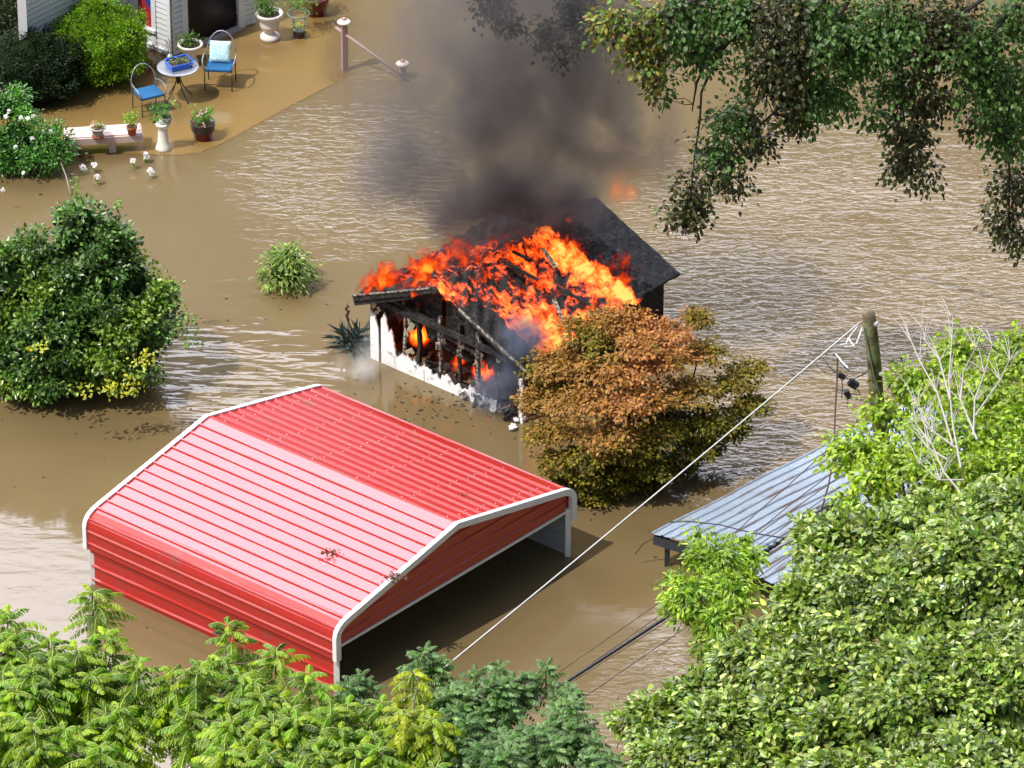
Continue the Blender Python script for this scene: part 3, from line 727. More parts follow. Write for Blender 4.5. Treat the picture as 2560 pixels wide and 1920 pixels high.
# ------------------------------------------------------------------ house
house = thing('white_house', G(432, 140), 'white clapboard house with dark glass door beside flooded patio', 'house')
C0 = G(432, 140); C1 = G(636, 56); C2 = G(325, 97); C3 = G(62, 232)
dB = unit((C1-C0)[None])[0]; dL = unit((C2-C0)[None])[0]
C4 = C1+np.array([-dB[1], dB[0], 0])*4.0; C5 = C3+np.array([.12, .99, 0])*4
HH = 2.7
def clap(mb, a, b, z0, z1, mi=0, step=.115):
    """clapboard courses between ground points a->b; outward normal to the right of a->b."""
    d = unit((b-a)[None])[0]; n_ = np.array([d[1], -d[0], 0]); z = z0; vs = []; fs = []
    while z < z1-1e-3:
        zt = min(z+step, z1); k = len(vs); g = min(z+.022, zt)
        for dz, off in ((z, .0), (g, .0), (g, .030), (zt, .022), (zt, .0)):
            vs += [a+n_*off+[0, 0, dz], b+n_*off+[0, 0, dz]]
        fs += [(k+2*i, k+2*i+1, k+2*i+3, k+2*i+2) for i in range(4)]; z = zt
    mb.add(vs, fs, mi)
def hb(mb, name, mats, **k): return mb.build(name, mats, house, world=True, **k)
Z = lambda p, z: np.array(p)+np.array([0, 0, z])
# door wall (C0->C1): siding 0-.13, trim, door, trim, siding, corner
LB = np.linalg.norm(C1-C0); nB = np.array([dB[1], -dB[0], 0])
def onB(s_, out=0): return C0+dB*(s_*LB)+nB*out
sgm = {'s1': (0.0, .115), 't1': (.115, .18), 'door': (.18, .80), 't2': (.80, .87), 's2': (.87, .965), 't3': (.965, 1.0)}
mb = MB(); clap(mb, onB(0), onB(.115), 0.0, HH); clap(mb, onB(.87), onB(.965), 0.0, HH); hb(mb, 'door_wall_siding', ['siding'])
for nm_, (a, b) in sgm.items():
    if nm_[0] == 't':
        mb = MB(); mb.prism([Z(onB(a, .02), -.1), Z(onB(b, .02), -.1), Z(onB(b, .02), HH), Z(onB(a, .02), HH)], .05); hb(mb, 'door_trim' if nm_ != 't3' else 'corner_trim', ['siding'])
mb = MB(); mb.prism([Z(onB(.18, -.06), .06), Z(onB(.80, -.06), .06), Z(onB(.80, -.06), 2.1), Z(onB(.18, -.06), 2.1)], .03)
dr = hb(mb, 'glass_door', ['dark_glass'])
mb = MB(); mb.prism([Z(onB(.18, .02), 2.1), Z(onB(.80, .02), 2.1), Z(onB(.80, .02), HH), Z(onB(.18, .02), HH)], .04); hb(mb, 'wall_above_door', ['siding'])
mb = MB(); mb.beam(Z(onB(.17, .03), .03), Z(onB(.81, .03), .03), .14, .07); hb(mb, 'threshold', ['stone_grey'])
# lit bay face (C2->C0), window then siding
LL_ = np.linalg.norm(C0-C2); dF = -dL; nF = np.array([dF[1], -dF[0], 0])
def onF(s_, out=0): return C2+dF*(s_*LL_)+nF*out
mb = MB(); clap(mb, onF(.62), onF(1.0), .05, HH); clap(mb, onF(0), onF(.62), .05, .40); hb(mb, 'bay_siding', ['siding'])
mb = MB()
for a, b in ((.0, .12), (.17, .24), (.56, .66), (.93, 1.0)): mb.prism([Z(onF(a, .035), .02), Z(onF(b, .035), .02), Z(onF(b, .035), HH), Z(onF(a, .035), HH)], .03)
mb.beam(Z(onF(.2, .05), .42), Z(onF(.66, .05), .42), .10, .06); mb.beam(Z(onF(.0, .05), .06), Z(onF(1.0, .05), .06), .05, .09)
hb(mb, 'window_frame', ['siding'])
mb = MB(); mb.prism([Z(onF(.12, -.02), .44), Z(onF(.62, -.02), .44), Z(onF(.62, -.02), HH), Z(onF(.12, -.02), HH)], .02); win = hb(mb, 'window', ['dark_glass'])
mb = MB(); mb.prism([Z(onF(.24, .004), .46), Z(onF(.56, .004), .46), Z(onF(.56, .004), .75), Z(onF(.40, .004), 1.0), Z(onF(.24, .004), 1.35)], .01)
mb.v and mb.build('red_curtain', ['flag_red'], house, world=True)
mb = MB(); mb.prism([Z(onF(.56, .009), .76), Z(onF(.56, .009), 1.35), Z(onF(.34, .009), 1.8), Z(onF(.26, .009), 1.5), Z(onF(.40, .009), 1.02)], .01)
mb.build('blue_curtain', ['flag_blue'], house, world=True)
mb = MB(); mb.beam(Z(onF(.0, .0), -.15), Z(onF(1.0, .0), -.15), .05, .3); hb(mb, 'brick_base', ['brick_red'])
# left wing wall (C3 -> C2)
mb = MB(); clap(mb, C3, C2, 0, HH); hb(mb, 'wing_siding', ['siding'])
mb = MB(); mb.beam(Z(C3+np.array([.03, -.02, 0]), -.1), Z(C3+np.array([.03, -.02, 0]), HH), .17, .17); hb(mb, 'corner_trim', ['siding'])
mb = MB(); clap(mb, C5, C3, 0, HH); clap(mb, C1, C4, 0, HH); hb(mb, 'side_siding', ['siding'])
mb = MB(); pts = [C5, C3, C2, C0, C1, C4]
mb.prism([Z(p, HH+.03) for p in [C5, C3, C2, C0, C1, C4]], .05); hb(mb, 'ceiling_slab', ['shingle'])

# ------------------------------------------------------------------ patio furniture
def pot_plant(C, n, rad, L, W, cols, parent, name='plant', down=.1, flat=1.0, mat='leaf', up=.5):
    C = np.atleast_2d(np.array(C, float)); O = np.tile([0, 0, 1.0], (len(C), 1))
    P, col = clump_leaves(C, O, n, rad, L, W, cols, down=down, up=up, flat=flat, outw=.55)
    o = leaves_obj(name, P, col, None, mat)
    Mi = loc_of(parent).inverted(); o.data.transform(Mi); o.parent = parent
    return o
GR = [(.10, .22, .02), (.18, .34, .03), (.06, .14, .015)]
def chair_arc(name, loc, rz, label):
    t_ = thing(name, loc, label, 'chair', rz, 'patio chairs at the table')   # local: faces -y
    w2 = .27
    mb = MB(); mb.box((0, 0, .45), (.52, .50, .07)); mb.build('seat_cushion', ['cushion_blue'], t_, bevel=.025)
    mb = MB(); pts = [(-w2, .22, .40)]+[(-w2*1.05*math.cos(a), .24+.10*math.sin(a), .62+.42*math.sin(a)) for a in np.linspace(0, math.pi, 13)]+[(w2, .22, .40)]
    mb.tube(pts, .013, 6); mb.build('back_frame', ['iron_grey'], t_, smooth=True)
    for sx in (-1, 1):
        mb = MB(); mb.tube([(sx*w2, .24, .64), (sx*(w2+.05), .05, .66), (sx*(w2+.05), -.16, .64), (sx*(w2+.03), -.24, .55), (sx*w2, -.22, .43)], .014, 6); mb.build('armrest', ['iron_grey'], t_, smooth=True)
        for yy in (-.23, .22):
            mb = MB(); mb.tube([(sx*w2, yy, .43), (sx*w2*1.0, yy*1.12, -.05)], .012, 6); mb.build('leg', ['iron'], t_, smooth=True)
    mb = MB(); mb.tube([(-w2, -.24, .14), (w2, -.24, .14)], .008, 5); mb.tube([(-w2, -.22, .42), (w2, -.22, .42), (w2, .22, .42), (-w2, .22, .42), (-w2, -.22, .42)], .012, 5); mb.build('seat_frame', ['iron'], t_)
    return t_
ch1 = chair_arc('patio_chair', G(551, 214), R(-6), 'wrought iron patio chair holding a floral pillow, nearest the glass door')
def pillow_mesh(w_, h_, th):
    vs = []; fs = []; n_ = 14
    for s_ in (1, -1):
        for i in range(n_+1):
            for j in range(n_+1):
                a = i/n_*2-1; b = j/n_*2-1; e = (1-a**4)*(1-b**4)
                fr = 1+.03*math.sin(i*3.1+j*2.7)*(abs(a) > .9 or abs(b) > .9)
                vs.append((a*w_/2*fr, s_*th/2*e**.5, b*h_/2*fr))
        o_ = (n_+1)**2*(0 if s_ == 1 else 1)
        fs += [(o_+i*(n_+1)+j, o_+(i+1)*(n_+1)+j, o_+(i+1)*(n_+1)+j+1, o_+i*(n_+1)+j+1)[::s_] for i in range(n_) for j in range(n_)]
    return vs, fs
pv, pf = pillow_mesh(.42, .42, .14)
pl = mesh_obj('throw_pillow', pv, pf, 'pillow', None, True); q = ch1.location
pl.location = (q[0]+.01, q[1]+.10, .70); pl.rotation_euler = (R(-18), 0, R(-6)); tag(pl, 'white and turquoise floral pillow leaning on the chair by the door', 'pillow')
ch2 = chair_arc('patio_chair', G(373, 275), R(28), 'wrought iron patio chair without a pillow, beside the round green shrub')
ch2.scale = (.92, .92, .84)
# round table
tb = thing('patio_table', G(447, 248), 'small round metal patio table carrying a blue planter tray', 'table')
mb = MB(); mb.lathe([(.02, .69), (.38, .69), (.41, .70), (.41, .715), (.38, .725), (.02, .725)], n=40); mb.build('table_top', ['iron_grey'], tb, smooth=False)
mb = MB(); mb.tube([(0, 0, .69), (0, 0, .35)], .03, 8); mb.build('column', ['iron'], tb)
for k_ in range(4):
    a = R(40+90*k_); d = np.array([math.cos(a), math.sin(a), 0])
    mb = MB(); mb.tube([d*.03+[0, 0, .62], d*.05+[0, 0, .42], d*.12+[0, 0, .25], d*.25+[0, 0, .08], d*.36+[0, 0, -.05]], .012, 6); mb.build('leg', ['iron'], tb, smooth=True)
tr = thing('blue_tray', Z(G(447, 248), .727)+np.array([.03, .0, 0]), 'bright blue plastic tray planted with succulents on the round table', 'planter', R(28))
mb = MB(); o_ = [(-.26, -.20), (.20, -.20), (.26, -.12), (.26, .20), (-.18, .22), (-.26, .14)]
ii = [(x*.90, y*.88) for x, y in o_]; k = 6
vs = [(*p, 0) for p in [(x*.9, y*.9) for x, y in o_]]+[(*p, .12) for p in o_]+[(*p, .12) for p in ii]+[(*p, .07) for p in ii]
fs = [tuple(range(k))[::-1]]+[(i, (i+1) % k, (i+1) % k+k, i+k) for i in range(k)]+[(i+k, (i+1) % k+k, (i+1) % k+2*k, i+2*k) for i in range(k)]+[(i+2*k, (i+1) % k+2*k, (i+1) % k+3*k, i+3*k) for i in range(k)]
mb.add(vs, fs); mb.build('tray', ['tray_blue'], tr)
mb = MB(); mb.add([(*p, .085) for p in ii], [tuple(range(k))]); mb.build('soil', ['soil'], tr)
tl = np.array(tr.location)
pot_plant([tl+[random.uniform(-.18, .18), random.uniform(-.13, .13), .11] for _ in range(14)], 12, .05, .05, .025, [(.16, .26, .12), (.28, .34, .20), (.08, .16, .05)], tr, 'succulents')
gb = MB(); gb.lathe([(.001, 0), (.03, .01), (.05, .04), (.055, .06), (.05, .08), (.03, .105), (.001, .112)], n=16); g_ = gb.build('glass_jar', ['galvanised'], smooth=True)
g_.location = Z(G(425, 148, .73), 0); tag(g_, 'small round silver ornament beside the blue tray', 'ornament')

def pot(name, loc, label, profp, mats, h_soil, r_soil, group=None, rz=0, rim=None, part='bowl'):
    t_ = thing(name, loc, label, 'planter' if 'plant' in label else 'pot', rz, group)
    mb = MB(); mb.lathe(profp+[(profp[-1][0]*.85, h_soil-.03)], n=28); mb.build(part, [mats], t_, smooth=False, bevel=0).data.polygons.foreach_set('use_smooth', [len(p.vertices) == 4 for p in t_.children[0].data.polygons])
    mb = MB(); mb.lathe([(r_soil*.2, h_soil-.01), (r_soil, h_soil-.01), (r_soil, h_soil), (.01, h_soil+.01)], n=20); mb.build('soil', ['soil'], t_)
    return t_
# bowl planter by the bay
p = pot('stone_bowl', G(477, 160), 'pale stone bowl of leafy greens between the bay wall and the chair', [(.14, 0), (.15, .06), (.11, .14), (.13, .24), (.22, .33), (.24, .40), (.26, .43), (.25, .46), (.21, .45), (.19, .40)], 'stone_white', .42, .20)
L0 = np.array(p.location); pot_plant([L0+[random.uniform(-.22, .18), random.uniform(-.1, .16), .50] for _ in range(14)], 22, .10, .07, .028, [(.10, .20, .04), (.16, .28, .06), (.07, .14, .03)], p)
# urn
p = pot('stone_urn', G(675, 98), 'white stone urn with leafy greens just right of the house corner', [(.18, 0), (.20, .05), (.19, .10), (.10, .15), (.09, .19), (.17, .25), (.20, .34), (.18, .42), (.24, .50), (.28, .56), (.27, .60), (.22, .58)], 'stone_white', .55, .23)
L0 = np.array(p.location); pot_plant([L0+[random.uniform(-.26, .08), random.uniform(-.1, .2), .66] for _ in range(16)], 24, .12, .08, .03, [(.07, .17, .025), (.13, .25, .03), (.05, .11, .02)], p)
# wire stand with pot of yellow-green leaves
p = thing('plant_stand', G(748, 92), 'green wire plant stand holding a dark pot of yellow leaves', 'plant stand')
mb = MB(); ring = lambda r, z, n=28: [(r*math.cos(2*math.pi*k/n), r*math.sin(2*math.pi*k/n), z) for k in range(n+1)]
mb.tube(ring(.22, .52), .013, 6); mb.tube(ring(.14, .30), .009, 6)
for k_ in range(4):
    a = R(90*k_+45); mb.tube([(.22*math.cos(a), .22*math.sin(a), .52), (.14*math.cos(a), .14*math.sin(a), .30), (.19*math.cos(a), .19*math.sin(a), -.03)], .009, 5)
mb.build('wire_frame', ['green_wire'], p, smooth=True)
mb = MB(); mb.lathe([(.11, 0), (.15, .16), (.15, .17), (.13, .165)], n=20); mb.build('pot', ['black_pot'], p)
L0 = np.array(p.location); pot_plant([L0+[random.uniform(-.1, .1), random.uniform(-.08, .08), .22] for _ in range(5)], 8, .07, .07, .05, [(.55, .62, .02), (.30, .45, .02)], p, 'yellow_leaves')
pot_plant([L0+[random.uniform(-.30, .2), random.uniform(.0, .3), .62+random.uniform(0, .2)] for _ in range(16)], 16, .13, .09, .035, [(.06, .2, .03), (.16, .38, .03)], p, 'trailing_leaves')
p = pot('maroon_planter', G(790, 34), 'large maroon flower pot at the far patio edge past the stand', [(.20, 0), (.27, .30), (.29, .36), (.29, .40), (.25, .39)], 'maroon_pot', .36, .24)
L0 = np.array(p.location); pot_plant([L0+[random.uniform(-.2, .2), random.uniform(-.1, .2), .55] for _ in range(12)], 16, .14, .09, .035, GR, p)
# bench and its pots
bn = thing('garden_bench', G(262, 372), 'low pinkish wooden bench with two potted plants on it', 'bench', R(8))
for k_ in range(3):
    mb = MB(); mb.box((-.02, -.14+.15*k_, .375), (1.46, .14, .035)); mb.build('seat_plank', ['bench_paint'], bn, bevel=.006)
mb = MB(); mb.box((-.02, -.225, .30), (1.48, .04, .14)); mb.box((-.02, .235, .30), (1.48, .04, .14)); mb.box((.71, 0, .30), (.04, .42, .14)); mb.box((-.75, 0, .30), (.04, .42, .14)); mb.build('apron', ['bench_paint'], bn, bevel=.004)
for sx in (-.60, .14):
    mb = MB(); mb.box((sx, -.02, .1), (.13, .34, .4)); mb.build('leg', ['bench_paint'], bn)
BZ = .395
p = pot('grey_flower_pot', G(245, 343, BZ), 'grey bowl shaped pot with pink edged plant, left on the bench', [(.085, .015), (.10, .03), (.105, .13), (.11, .17), (.165, .20), (.17, .22), (.14, .225), (.10, .19)], 'stone_grey', .20, .12)
mb = MB(); mb.lathe([(.11, 0), (.125, .035), (.105, .036)], n=20); mb.build('saucer', ['terracotta'], p)
L0 = np.array(p.location); pot_plant([L0+[random.uniform(-.06, .06), random.uniform(-.04, .04), .25] for _ in range(6)], 10, .05, .09, .03, [(.35, .36, .06), (.14, .30, .04), (.50, .28, .16)], p)
p = pot('terracotta_pot', G(330, 335, BZ), 'terracotta pot with a bushy green herb, right on the bench', [(.075, 0), (.095, .12), (.105, .13), (.105, .17), (.09, .17)], 'terracotta', .15, .088)
L0 = np.array(p.location); pot_plant([L0+[random.uniform(-.10, .10), random.uniform(-.08, .08), .22+random.uniform(0, .20)] for _ in range(22)], 12, .07, .055, .025, [(.20, .36, .04), (.12, .26, .03), (.34, .46, .08)], p)
# white pedestal
p = thing('white_pedestal', G(409, 372), 'white flared pedestal bird bath with a potted green plant on top', 'pedestal')
mb = MB(); mb.lathe([(.155, 0), (.16, .03), (.13, .10), (.11, .17), (.095, .38), (.10, .47), (.14, .52), (.15, .56), (.13, .58), (.10, .55)], n=28); mb.build('column', ['white_ceramic'], p, smooth=True)
p2_ = pot('small_round_pot', G(417, 372, .0)+np.array([.02, 0, .54]), 'small brown pot of leafy greens tipping on the white pedestal', [(.06, 0), (.09, .08), (.11, .15), (.10, .16)], 'stone_grey', .13, .09)
L0 = np.array(p2_.location); pot_plant([L0+[random.uniform(-.24, .0), random.uniform(-.06, .06), .17+random.uniform(-.1, .18)] for _ in range(15)]+[L0+[.02, .0, .32], L0+[.05, 0, .40]], 10, .07, .08, .05, [(.08, .24, .04), (.15, .36, .05), (.05, .15, .03)], p2_)
# maroon pot with pink flowers
p = pot('flower_pot', G(508, 346), 'dark red pot of pink and white flowers on the patio corner', [(.17, 0), (.20, .18), (.215, .18), (.235, .33), (.24, .35), (.22, .35)], 'maroon_pot', .31, .21)
mb = MB(); mb.lathe([(.208, .18), (.222, .185), (.245, .33), (.25, .36), (.225, .36), (.222, .33), (.20, .29)], n=28); mb.build('black_rim', ['black_pot'], p)
L0 = np.array(p.location); pot_plant([L0+[random.uniform(-.18, .18), random.uniform(-.12, .14), .42+random.uniform(-.05, .16)] for _ in range(24)], 12, .07, .11, .022, [(.08, .22, .03), (.16, .34, .05), (.26, .44, .12)], p, down=-.3)
pot_plant([L0+[-.03, -.08, .55], L0+[.04, -.02, .60], L0+[.02, -.20, .38]], 12, .03, .05, .045, [(.85, .30, .35), (.85, .75, .70)], p, 'blossoms', mat='petal')
# lamp posts with rail
for px_, zb_, h_, lab in ((862, 175, 1.16, 'tall pinkish post with a white disc lantern cap at the patio corner'), (1007, 195, .42, 'short half submerged post with a white disc lantern cap by the rail end')):
    p = thing('lantern_post', G(px_, zb_), lab, 'post', R(20), 'lantern posts at the steps')
    mb = MB(); mb.box((0, 0, h_/2-.35-.08), (.115, .115, h_+.5)); mb.build('post', ['post_paint'], p, bevel=.006)
    zt = h_-.18-.08+.01
    mb = MB(); mb.box((0, 0, zt+.06), (.10, .10, .11)); mb.build('lantern_body', ['stone_grey'], p)
    mb = MB()
    for sx in (-1, 1):
        for k_ in range(2): mb.box((sx*.03+.0, -.0512, zt+.06), (.022, .004, .07))
    mb.build('lantern_window', ['white_ceramic'], p)
    mb = MB(); mb.lathe([(.04, zt+.11), (.13, zt+.135), (.14, zt+.15), (.12, zt+.17), (.06, zt+.20), (.03, zt+.205)], n=24); mb.build('cap', ['cap_paint'], p, smooth=True)
    mb = MB(); mb.lathe([(.05, zt+.195), (.055, zt+.21), (.04, zt+.235), (.005, zt+.245)], n=16); mb.build('knob', ['cap_knob'], p, smooth=True)
mb = MB(); a_ = G(838, 68, .92); b_ = G(1025, 205, -.02); mb.tube([a_, (a_+b_)/2+np.array([0, 0, .01]), b_], .026, 8)
tag(mb.build('hand_rail', ['post_paint'], smooth=True), 'slanting pinkish handrail running from the tall lantern post into the water', 'handrail')

# ------------------------------------------------------------------ shrubs
def shrub(name, label, base, blobs, per, n, rad, L, W, cols, core=(.04, .07, .02), mat='leaf', trunk=None, cat='shrub', kcore=.78, shell=.3, topcol=None, down=.2, bottom=-.9, var=.25, cv=.18, stemmat='bark', up=.8, every=12, group=None, flat=.8, sub=0, subr=.3):
    t_ = thing(name, base, label, cat, group=group)
    C, O = clump_points(blobs, per, shell, bottom, sub, subr)
    keep = C[:, 2] > .0; C = C[keep]; O = O[keep]
    P, col = clump_leaves(C, O, n, rad, L, W, cols, down=down, topcol=topcol, var=var, clumpvar=cv, up=up, flat=flat)
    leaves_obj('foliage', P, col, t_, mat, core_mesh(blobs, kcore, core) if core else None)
    mb = limbs(np.array(base), blobs, trunk or .05, .3, C=C, every=every, twig=.006)
    mb.build('stems', [stemmat], t_, world=True, smooth=True)
    return t_
b0 = G(92, 240); shrub('round_shrub', 'dark green clipped round shrub in front of the house wing', b0, [(b0+[0, .0, .62], (.88, .8, .75))], 70, 26, .10, .05, .035, [(.018, .038, .012), (.03, .05, .018), (.012, .03, .012)], mat='leaf_dull', core=(.012, .022, .008), kcore=.86, shell=.10, down=-.3, cv=.3)
b0 = G(245, 190); shrub('round_shrub', 'bright lime green round shrub against the bay of the house', b0, [(b0+[0, 0, .72], (.93, .85, .86))], 75, 26, .09, .06, .03, [(.17, .34, .008), (.24, .42, .012), (.10, .22, .01)], mat='leaf', core=(.06, .12, .01), kcore=.84, shell=.10, down=-.5, cv=.2)
b0 = G(0, 90); shrub('dark_shrub', 'dark loose shrub behind the house corner at the picture edge', b0, [(b0+[-.05, .3, .45], (.55, .7, .7))], 30, 18, .12, .07, .04, [(.03, .05, .02), (.06, .06, .03)], core=(.02, .03, .01))
b0 = G(395, 178); shrub('dried_fern', 'brown orange wilted plant at the foot of the bay wall', b0+[-.15, .1, 0], [(b0+[-.15, .1, .06], (.22, .2, .10))], 40, 8, .06, .07, .03, [(.20, .07, .02), (.30, .15, .03), (.07, .03, .015)], core=None, mat='leaf_dull')
# rose bush
b0 = G(60, 420)
rb_bl = [(b0+[-.15, .2, .55], (.75, .6, .62)), (b0+[.25, -.05, .35], (.62, .5, .42)), (b0+[-.35, .55, 1.0], (.42, .35, .40)), (b0+[.60, .05, .55], (.33, .25, .25)), (b0+[-.6, -.05, .35], (.5, .5, .45))]
rose = shrub('rose_bush', 'leafy green rose bush with white blossoms at the left edge', b0, rb_bl, 40, 16, .13, .075, .042, [(.045, .17, .02), (.08, .26, .03), (.03, .10, .015), (.16, .36, .04)], mat='leaf_gloss', core=(.015, .04, .01), kcore=.45, sub=1.0, subr=.2, cv=.3)
def blossom(c, r, parent, name):
    n_ = 13; d = unit(rng.normal(size=(n_, 3))+np.array([0, -.2, .6])); P = leaf_arrays(np.tile(c, (n_, 1)), d, unit(rng.normal(size=(n_, 3))+np.array([0, 0, .6])), r, r*1.1, .5, -.1)
    o = leaves_obj(name, P, np.tile([.88, .86, .84], (n_, 1)), parent, 'petal'); return o
for (x, y, z) in [(18, 280, 1.2), (25, 268, 1.25), (72, 285, 1.1), (86, 281, 1.0), (130, 318, .75), (166, 323, .70), (84, 336, .8), (42, 357, .75), (62, 422, .50), (10, 463, .4), (55, 283, 1.1)]:
    blossom(G(x, y, z)+np.array([0, -.28, .05]), .055, rose, 'blossom')
for i, (x, y, lab) in enumerate([(206, 418, 'widest white rose above the water, just right of the rose bush'), (235, 413, 'white rose with drooping petals, second from the rose bush'), (243, 443, 'lowest white rose over the water below the bench leg'), (333, 403, 'round white rose below the right end of the bench'), (363, 388, 'tall double white rose nearest the white pedestal foot'), (376, 427, 'large ragged white rose lying lowest below the pedestal')]):
    g0 = G(x, y, .16); t_ = thing('white_rose', (g0[0], g0[1], 0), lab, 'flower', group='white roses standing out of the water')
    for k_ in range(2 if i in (0, 4, 5) else 1):
        blossom(np.array(g0)+np.array([.03*k_, 0, -.05*k_]), .075, t_, 'blossom')
    mb = MB(); mb.tube([(0, 0, -.1), (.01, .01, .08), (0, 0, .16)], .006, 5); mb.build('stem', ['green_wire'], t_)
    P = leaf_arrays(np.array([g0+[0, 0, -.08]]*9)+rng.normal(size=(9, 3))*.02, rng.normal(size=(9, 3)), np.tile([0, 0, 1.], (9, 1)), .07, .04); leaves_obj('leaf', P, pick_cols(9, GR), t_)
mb = MB(); mb.tube([G(128, 345, .6), G(150, 400, .35), G(165, 440, .2), G(176, 485, .05)], .012, 6); tag(mb.build('garden_stake', ['bark_pale'], smooth=True), 'pale bent garden cane leaning out of the rose bush', 'garden cane')
# vine covered bush
b0 = G(200, 960); VB = [(b0+[0, .05, 1.15], (1.45, 1.25, 1.15)), (b0+[-.55, -.2, .8], (1.05, 1.0, .95)), (b0+[.65, -.1, 1.0], (1.0, .9, 1.0)), (b0+[-.1, .35, 2.3], (1.10, .8, .80)), (b0+[-1.05, .1, 2.05], (.85, .7, .75)), (b0+[.85, .2, 2.0], (.80, .6, .75)),
     (b0+[.15, .4, 3.15], (.38, .35, .35)), (b0+[1.45, .1, 1.75], (.35, .3, .22)), (b0+[-1.35, -.1, .9], (.6, .7, .7)), (b0+[.5, .35, 2.75], (.4, .35, .3))]
def vine_top(pos):
    f = np.clip((np.sin(pos[:, 0]*2.6+1.5*np.sin(pos[:, 2]*2.2+pos[:, 1]))-.15)*1.9, 0, 1)*np.clip((2.9-pos[:, 2])*1.2, 0, 1)*rng.random(len(pos))
    return f, np.array([.26, .40, .035])
vb = shrub('overgrown_bush', 'large dark bush overgrown with bright green vine standing in the flood', b0, VB, 42, 16, .13, .095, .068, [(.06, .15, .025), (.11, .23, .04), (.20, .32, .08), (.035, .09, .02)], mat='leaf_gloss', core=(.012, .026, .008), kcore=.50, shell=.28, topcol=vine_top, trunk=.09, cat='bush', cv=.32, sub=1.0, subr=.26)
Cy = np.array([G(x, y, z)+[0, -1.1, 0] for x, y, z in [(320, 900, 1.0), (345, 890, 1.0), (280, 905, 1.0), (360, 840, 1.4), (380, 830, 1.5), (240, 890, 1.2), (110, 800, 1.7)] for _ in range(3)])+rng.normal(size=(21, 3))*.08
P, col = clump_leaves(Cy, np.tile([0, -.6, .6], (21, 1)), 12, .12, .08, .055, [(.55, .50, .03), (.42, .48, .05), (.34, .42, .04)]); leaves_obj('yellow_vine', P, col, vb)
Cy = []
for (x0, y0, z0, dx, n_) in [(470, 740, 1.9, .25, 9), (455, 760, 1.7, .15, 7), (400, 880, .9, .1, 5), (190, 470, 3.3, -.05, 4), (290, 520, 2.9, .1, 3)]:
    s0 = G(x0, y0, z0)+np.array([0, -.5 if y0 > 700 else 0, 0])
    for k_ in range(n_): Cy.append(s0+[dx*k_/n_, 0, -.09*k_ if y0 > 600 else .07*k_])
Cy = np.array(Cy); P, col = clump_leaves(Cy, np.tile([0, -.3, .2], (len(Cy), 1)), 7, .06, .07, .05, [(.12, .24, .05), (.20, .34, .06)]); leaves_obj('trailing_vine', P, col, vb)
# little bush and scorched yucca
b0 = G(722, 715); shrub('small_bush', 'small pale green willow leaved bush alone in the open water', b0, [(b0+[-.03, .05, .28], (.46, .42, .34)), (b0+[.02, .1, .55], (.28, .25, .22))], 34, 12, .12, .14, .042, [(.22, .33, .06), (.35, .44, .12), (.10, .20, .03)], core=(.03, .06, .015), kcore=.6, down=.55)
yc = thing('yucca', G(878, 872), 'dark scorched yucca clump against the left corner of the burning shed', 'plant')
n_ = 70; d = unit(rng.normal(size=(n_, 3))*[1, 1, .5]+[0, 0, .7]); base = np.array(yc.location)
P = leaf_arrays(base+rng.normal(size=(n_, 3))*[.14, .12, .04]+[0, 0, .12], d, rng.normal(size=(n_, 3))+[0, 0, .4], rng.uniform(.30, .62, n_), .075, .35, .22); leaves_obj('leaves', P, pick_cols(n_, [(.05, .075, .07), (.09, .12, .10), (.03, .045, .04), (.14, .17, .16)]), yc, 'leaf_dull')
mb = MB(); mb.tube([(-.03, 0, 0), (-.05, 0, .5), (-.06, 0, .95)], [.014, .01, .006], 5); mb.tube([(.14, .02, 0), (.16, .02, .55)], .009, 5)
for k_ in range(9): mb.box((-.055+random.uniform(-.03, .03), 0, .6+k_*.035), (.05, .03, .035))
mb.build('flower_stalk', ['rust_steel'], yc)

# ------------------------------------------------------------------ japanese maple
b0 = G(1590, 1165)
mp = thing('japanese_maple', b0, 'spreading orange and olive Japanese maple in front of the burning shed', 'tree')
pads = []
for (x, y, z, r) in [(1560, 800, 2.6, .55), (1480, 830, 2.3, .60), (1660, 830, 2.4, .55), (1740, 790, 2.2, .35), (1400, 910, 1.9, .55), (1530, 920, 2.3, .60), (1660, 900, 2.3, .55), (1760, 880, 1.9, .45), (1350, 1000, 1.4, .45), (1450, 1010, 1.8, .60),
        (1590, 1000, 1.9, .62), (1720, 980, 1.7, .55), (1830, 960, 1.4, .45), (1870, 920, 1.5, .35), (1400, 1080, 1.1, .50), (1520, 1090, 1.4, .50), (1640, 1080, 1.2, .55), (1770, 1050, 1.1, .50), (1860, 1020, 1.0, .42), (1410, 1150, .7, .45), (1500, 1190, .55, .38),
        (1620, 1160, .7, .45), (1730, 1120, .7, .42), (1820, 1080, .7, .38), (1370, 940, 1.5, .4), (1600, 860, 2.6, .45), (1880, 1010, 1.1, .3), (1450, 1215, .28, .34), (1490, 1235, .12, .42), (1410, 1215, .15, .36), (1600, 1205, .15, .42), (1700, 1160, .2, .36), (1550, 1160, .5, .5), (1385, 1170, .45, .32), (1545, 1205, .3, .32), (1650, 1165, .45, .4), (1770, 1115, .45, .36), (1480, 1150, .9, .45), (1350, 1080, .9, .35), (1560, 1130, 1.0, .5), (1690, 1060, 1.0, .5)]:
    pads.append((G(x, y, z), (r, r*.9, r*.32)))
